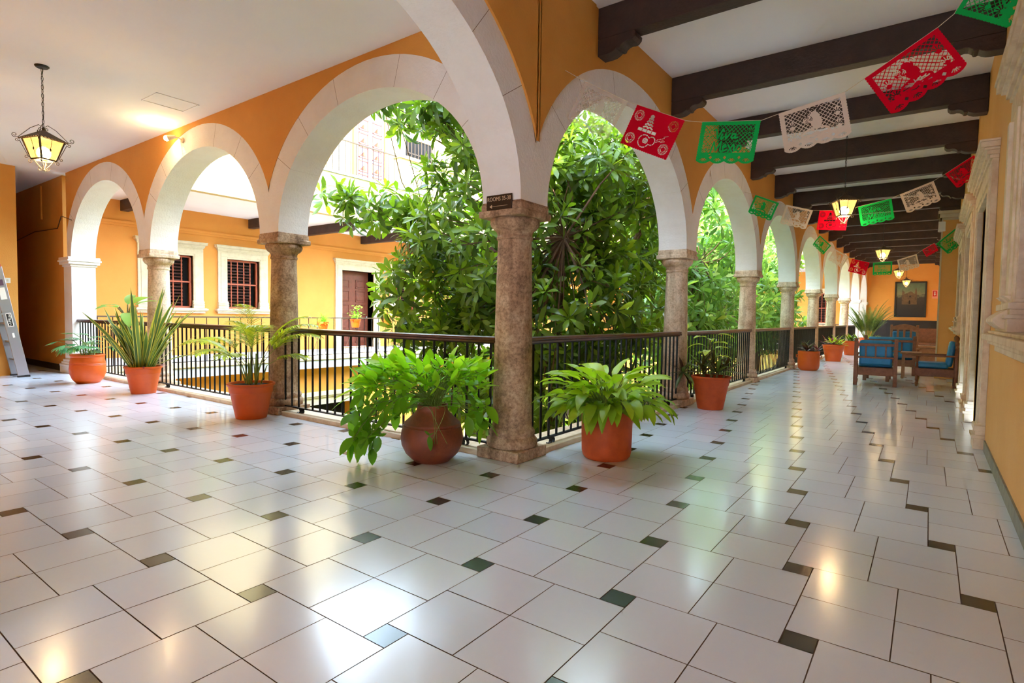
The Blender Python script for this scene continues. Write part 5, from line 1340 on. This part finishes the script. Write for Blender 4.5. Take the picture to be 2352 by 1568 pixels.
# low garden plants on the courtyard ground
for i, (x, y, s) in enumerate(((-9.2, 17.6, 1.0), (-8.6, 15.2, .9), (-8.9, 19.8, 1.1), (-7.6, 16.6, .7))):
    t = thing('garden_plant', ['broad leaved bright green garden plant against the yellow ground floor wall, seen through the balusters', 'low bright green garden plant on the courtyard ground left of the pale lance leaves', 'tall green garden plant at the foot of the yellow wall', 'small green ground plant near the yellow wall'][i], 'plant', (x, y, -4))
    L = Leaves(); st = MB()
    for k in range(46):
        a = rnd(0, 6.28); e = rnd(.5, 1.4); d = sph(a, e); ln = rnd(.4, 1.25)*s; p = d*ln; st.tube([(0,0,0), tuple(p)], .012, 4, cap=False)
        for q in range(-2, 3): L.leaf(p, sph(a+q*.55, e-1.0), .34*s, .17*s, .4, 'oval', 4, .15, rnd(.2,1))
    st.build('leaf_stalks', M['stem'], t); L.build('foliage', M['leafF'], t)
# ------------------------------------------------------------------ furniture (local frame: back at y=0, front towards +y)
def turned(b, x, y, z0, z1, r=.024, n=12):
    prof = [(z0,r*.75),(z0+.02,r*.9),(z0+.06,r*1.15),(z0+.09,r*.7),(z0+.11,r*1.1),((z0+z1)/2,r*1.05),(z1-.1,r*.7),(z1-.08,r*1.15),(z1-.02,r*1.1),(z1,r)]
    b.lathe(prof, n, (x, y, 0))
def cushion(x0, x1, y0, y1, z0, z1):
    b = MB(); b.bb(x0, x1, y0, y1, z0, z1); return b
def armchair(label, loc, rz, w=.62, d=.62, posts='square', m='chair', group='blue cushioned wooden chairs', high=.86):
    t = thing('wooden_armchair', label, 'armchair', loc, rz, group); m_ = M[m]; h = w/2
    for s in (-1, 1):
        b = MB()
        if posts == 'square': b.bb(s*h-.03, s*h+.03, 0, .055, 0, high)
        else:
            b.bb(s*h-.028, s*h+.028, 0, .05, 0, high-.18); b.lathe([(high-.18,.02),(high-.15,.03),(high-.12,.018),(high-.1,.03),(high-.06,.034),(high-.03,.02),(high-.01,.03),(high+.03,.036),(high+.06,.024),(high+.075,.004)], 14, (s*h, .025, 0))
        b.build('back_post', m_, t, bevel=.005)
        b = MB(); turned(b, s*h, d-.03, 0, .36); b.bb(s*h-.028, s*h+.028, d-.058, d-.002, .2, .34); turned(b, s*h, d-.03, .34, .55, .02); b.build('front_leg', m_, t)
        b = MB(); b.bb(s*h-.035, s*h+.035, .0, d+.06, .55, .58); b.build('arm', m_, t, bevel=.01)
        b = MB(); b.bb(s*h-.014, s*h+.014, .04, d-.04, .19, .33); b.build('side_rail', m_, t, bevel=.004)
    b = MB(); b.bb(-h+.03, h-.03, .012, .04, .19, .33); b.build('back_rail', m_, t, bevel=.004)
    n = 8; poly = [(-h+.03,.33)]+[(-h+.03+(w-.06)*i/(n*4), .2-.018*abs(math.sin(PI*i/4))) for i in range(n*4+1)]+[(h-.03,.33)]
    b = MB(); b.prism(poly, 'y', d-.045, d-.02); b.build('apron', m_, t)
    b = MB(); b.bb(-h+.03, h-.03, .01, .045, high-.14, high-.09); b.bb(-h+.03, h-.03, .015, .04, .5, .53)
    b.build('cross_rail', m_, t, bevel=.004)
    for i in range(3): x = (i-1)*w/4; b = MB(); b.bb(x-.012, x+.012, .015, .04, .53, high-.14); b.build('back_slat', m_, t)
    b = MB(); b.bb(-h+.04, h-.04, .06, d-.02, .31, .33); b.build('seat_board', m_, t)
    b = MB(); b.bb(-h+.045, h-.045, .13, d+.0, .332, .44); b.build('seat_cushion', M['blue'], t, bevel=.035)
    b = MB(); b.box((0, .105, .60), (w-.1, .10, .46), rx=.12); b.build('back_cushion', M['blue'], t, bevel=.035)
    return t
a1 = armchair('brown wooden armchair with blue cushions, its back to the camera, nearest of the seating group', (2.02, 8.36, 0), R(3), .61, .62)
a2 = armchair('dark wooden armchair with blue cushions seen from the side against the right wall', (3.22, 9.25, 0), R(90), .58, .62, 'turned')
a3 = armchair('wide wooden settee with blue cushions behind the nearest armchair', (2.08, 11.35, 0), R(-6), .92, .62, 'square', 'chair')
# high backed slatted chair
t = thing('wooden_rocking_chair', 'light wooden high backed chair with vertical slats over a blue cushion', 'chair', (2.30, 12.9, 0), R(4), 'blue cushioned wooden chairs')
m_ = M['chair2']
for s in (-1, 1):
    b = MB(); b.bb(s*.26-.025, s*.26+.025, 0, .05, .0, 1.1); b.build('back_post', m_, t, bevel=.004)
    b = MB(); b.bb(s*.26-.025, s*.26+.025, .52, .57, .0, .62); b.build('front_leg', m_, t, bevel=.004)
    b = MB(); b.bb(s*.26-.035, s*.26+.035, .0, .62, .62, .65); b.build('arm', m_, t, bevel=.006)
b = MB(); b.prism([(-.25,.98),(-.25,1.05),(-.12,1.1),(0,1.12),(.12,1.1),(.25,1.05),(.25,.98)], 'y', .0, .04); b.bb(-.24, .24, .0, .04, .42, .5); b.build('cross_rail', m_, t, bevel=.004)
for i in range(3): b = MB(); x = (i-1)*.13; b.bb(x-.022, x+.022, .005, .03, .5, 1.0); b.build('back_slat', m_, t)
b = MB(); b.bb(-.235, .235, .05, .15, .42, .94); b.build('back_cushion', M['blue'], t, bevel=.03)
b = MB(); b.bb(-.235, .235, .05, .55, .32, .42); b.build('seat_cushion', M['blue'], t, bevel=.03)
b = MB(); b.bb(-.24, .24, .02, .55, .24, .32); b.build('seat_frame', m_, t, bevel=.004)
# tables, chest
t = thing('side_table', 'small light wooden table between the blue chairs', 'table', (2.5, 10.7, 0))
b = MB(); b.box((0,0,.53), (.36,.6,.035)); b.build('table_top', M['chair2'], t, bevel=.008)
b = MB(); b.box((0,0,.47), (.3,.52,.08)); b.build('apron', M['chair2'], t)
for x in (-.13,.13):
    for y in (-.24,.24): b = MB(); b.box((x,y,.22), (.045,.045,.44)); b.build('leg', M['chair2'], t)
t = thing('coffee_table', 'low wooden table whose short legs show beneath the nearest armchair', 'table', (1.97, 9.75, 0))
b = MB(); b.box((0,0,.33), (.5,.7,.05)); b.build('table_top', M['chair'], t, bevel=.008)
for x in (-.19,.19):
    for y in (-.3,.3): b = MB(); b.box((x,y,.155), (.06,.06,.31)); b.build('leg', M['chair'], t)
t = thing('wooden_chest', 'plain tan wooden chest beyond the side armchair, left of the orange pier', 'chest', (2.74, 14.6, 0))
b = MB(); b.box((0,0,.29), (.66,.5,.42)); b.build('body', M['chair2'], t, bevel=.006)
b = MB(); b.box((0,0,.53), (.72,.56,.05)); b.build('lid', M['chair2'], t, bevel=.006)
b = MB(); b.box((0,0,.05), (.7,.54,.1)); b.build('plinth', M['chair2'], t, bevel=.004)
t = thing('carved_bench', 'dark carved wooden bench far behind the tan chest', 'bench', (2.75, 20.5, 0))
b = MB(); b.box((0,0,.42), (.9,.5,.06)); b.box((0,.24,.7), (.9,.05,.5)); b.build('seat_and_back', M['chair'], t, bevel=.006)
for x in (-.4,.4): b = MB(); b.box((x,0,.2), (.08,.5,.4)); b.build('side_panel', M['chair'], t)

# ------------------------------------------------------------------ light, world, camera
w = bpy.data.worlds.new('sky'); scene.world = w; w.use_nodes = True; nt = w.node_tree; bg = nt.nodes['Background']
bg.inputs['Color'].default_value = (.62, .81, 1.0, 1); bg.inputs['Strength'].default_value = 5.0
s = bpy.data.lights.new('sun', 'SUN'); s.energy = 6.0; s.angle = R(1.5); s.color = (1, .93, .80)
so = bpy.data.objects.new('sun', s); COL.objects.link(so)
dvec = Vector((-.36, .74, -.80)); so.rotation_euler = dvec.to_track_quat('-Z', 'Y').to_euler(); so.location = (0, 0, 12)

cx, cy, cz, yaw, pitch, roll, fpx = 2.7907, -3.8251, 1.1723, -.6327, -.0448, .0149, 1306.99
cam = bpy.data.cameras.new('camera'); co = bpy.data.objects.new('camera', cam); COL.objects.link(co); scene.camera = co
fw = Vector((math.sin(yaw)*math.cos(pitch), math.cos(yaw)*math.cos(pitch), math.sin(pitch))); rt = Vector((math.cos(yaw), -math.sin(yaw), 0)); up = rt.cross(fw)
r2 = rt*math.cos(roll)+up*math.sin(roll); u2 = -rt*math.sin(roll)+up*math.cos(roll)
Mx = Matrix((r2, u2, -fw)).transposed().to_4x4(); Mx.translation = (cx, cy, cz); co.matrix_world = Mx
cam.sensor_width = 36; cam.sensor_fit = 'HORIZONTAL'; cam.lens = 36*fpx/2352; cam.clip_start = .05; cam.clip_end = 200

scene.view_settings.view_transform = 'Standard'; scene.view_settings.look = 'None'; scene.view_settings.gamma = 1; scene.view_settings.use_curve_mapping = False
scene.view_settings.exposure = 1.72
cy_ = scene.cycles
cy_.use_denoising = True; cy_.max_bounces = 6; cy_.diffuse_bounces = 4; cy_.glossy_bounces = 2; cy_.transmission_bounces = 3; cy_.transparent_max_bounces = 6
cy_.caustics_reflective = False; cy_.caustics_refractive = False; cy_.sample_clamp_indirect = 8; cy_.use_adaptive_sampling = True; cy_.adaptive_threshold = .08; cy_.adaptive_min_samples = 16
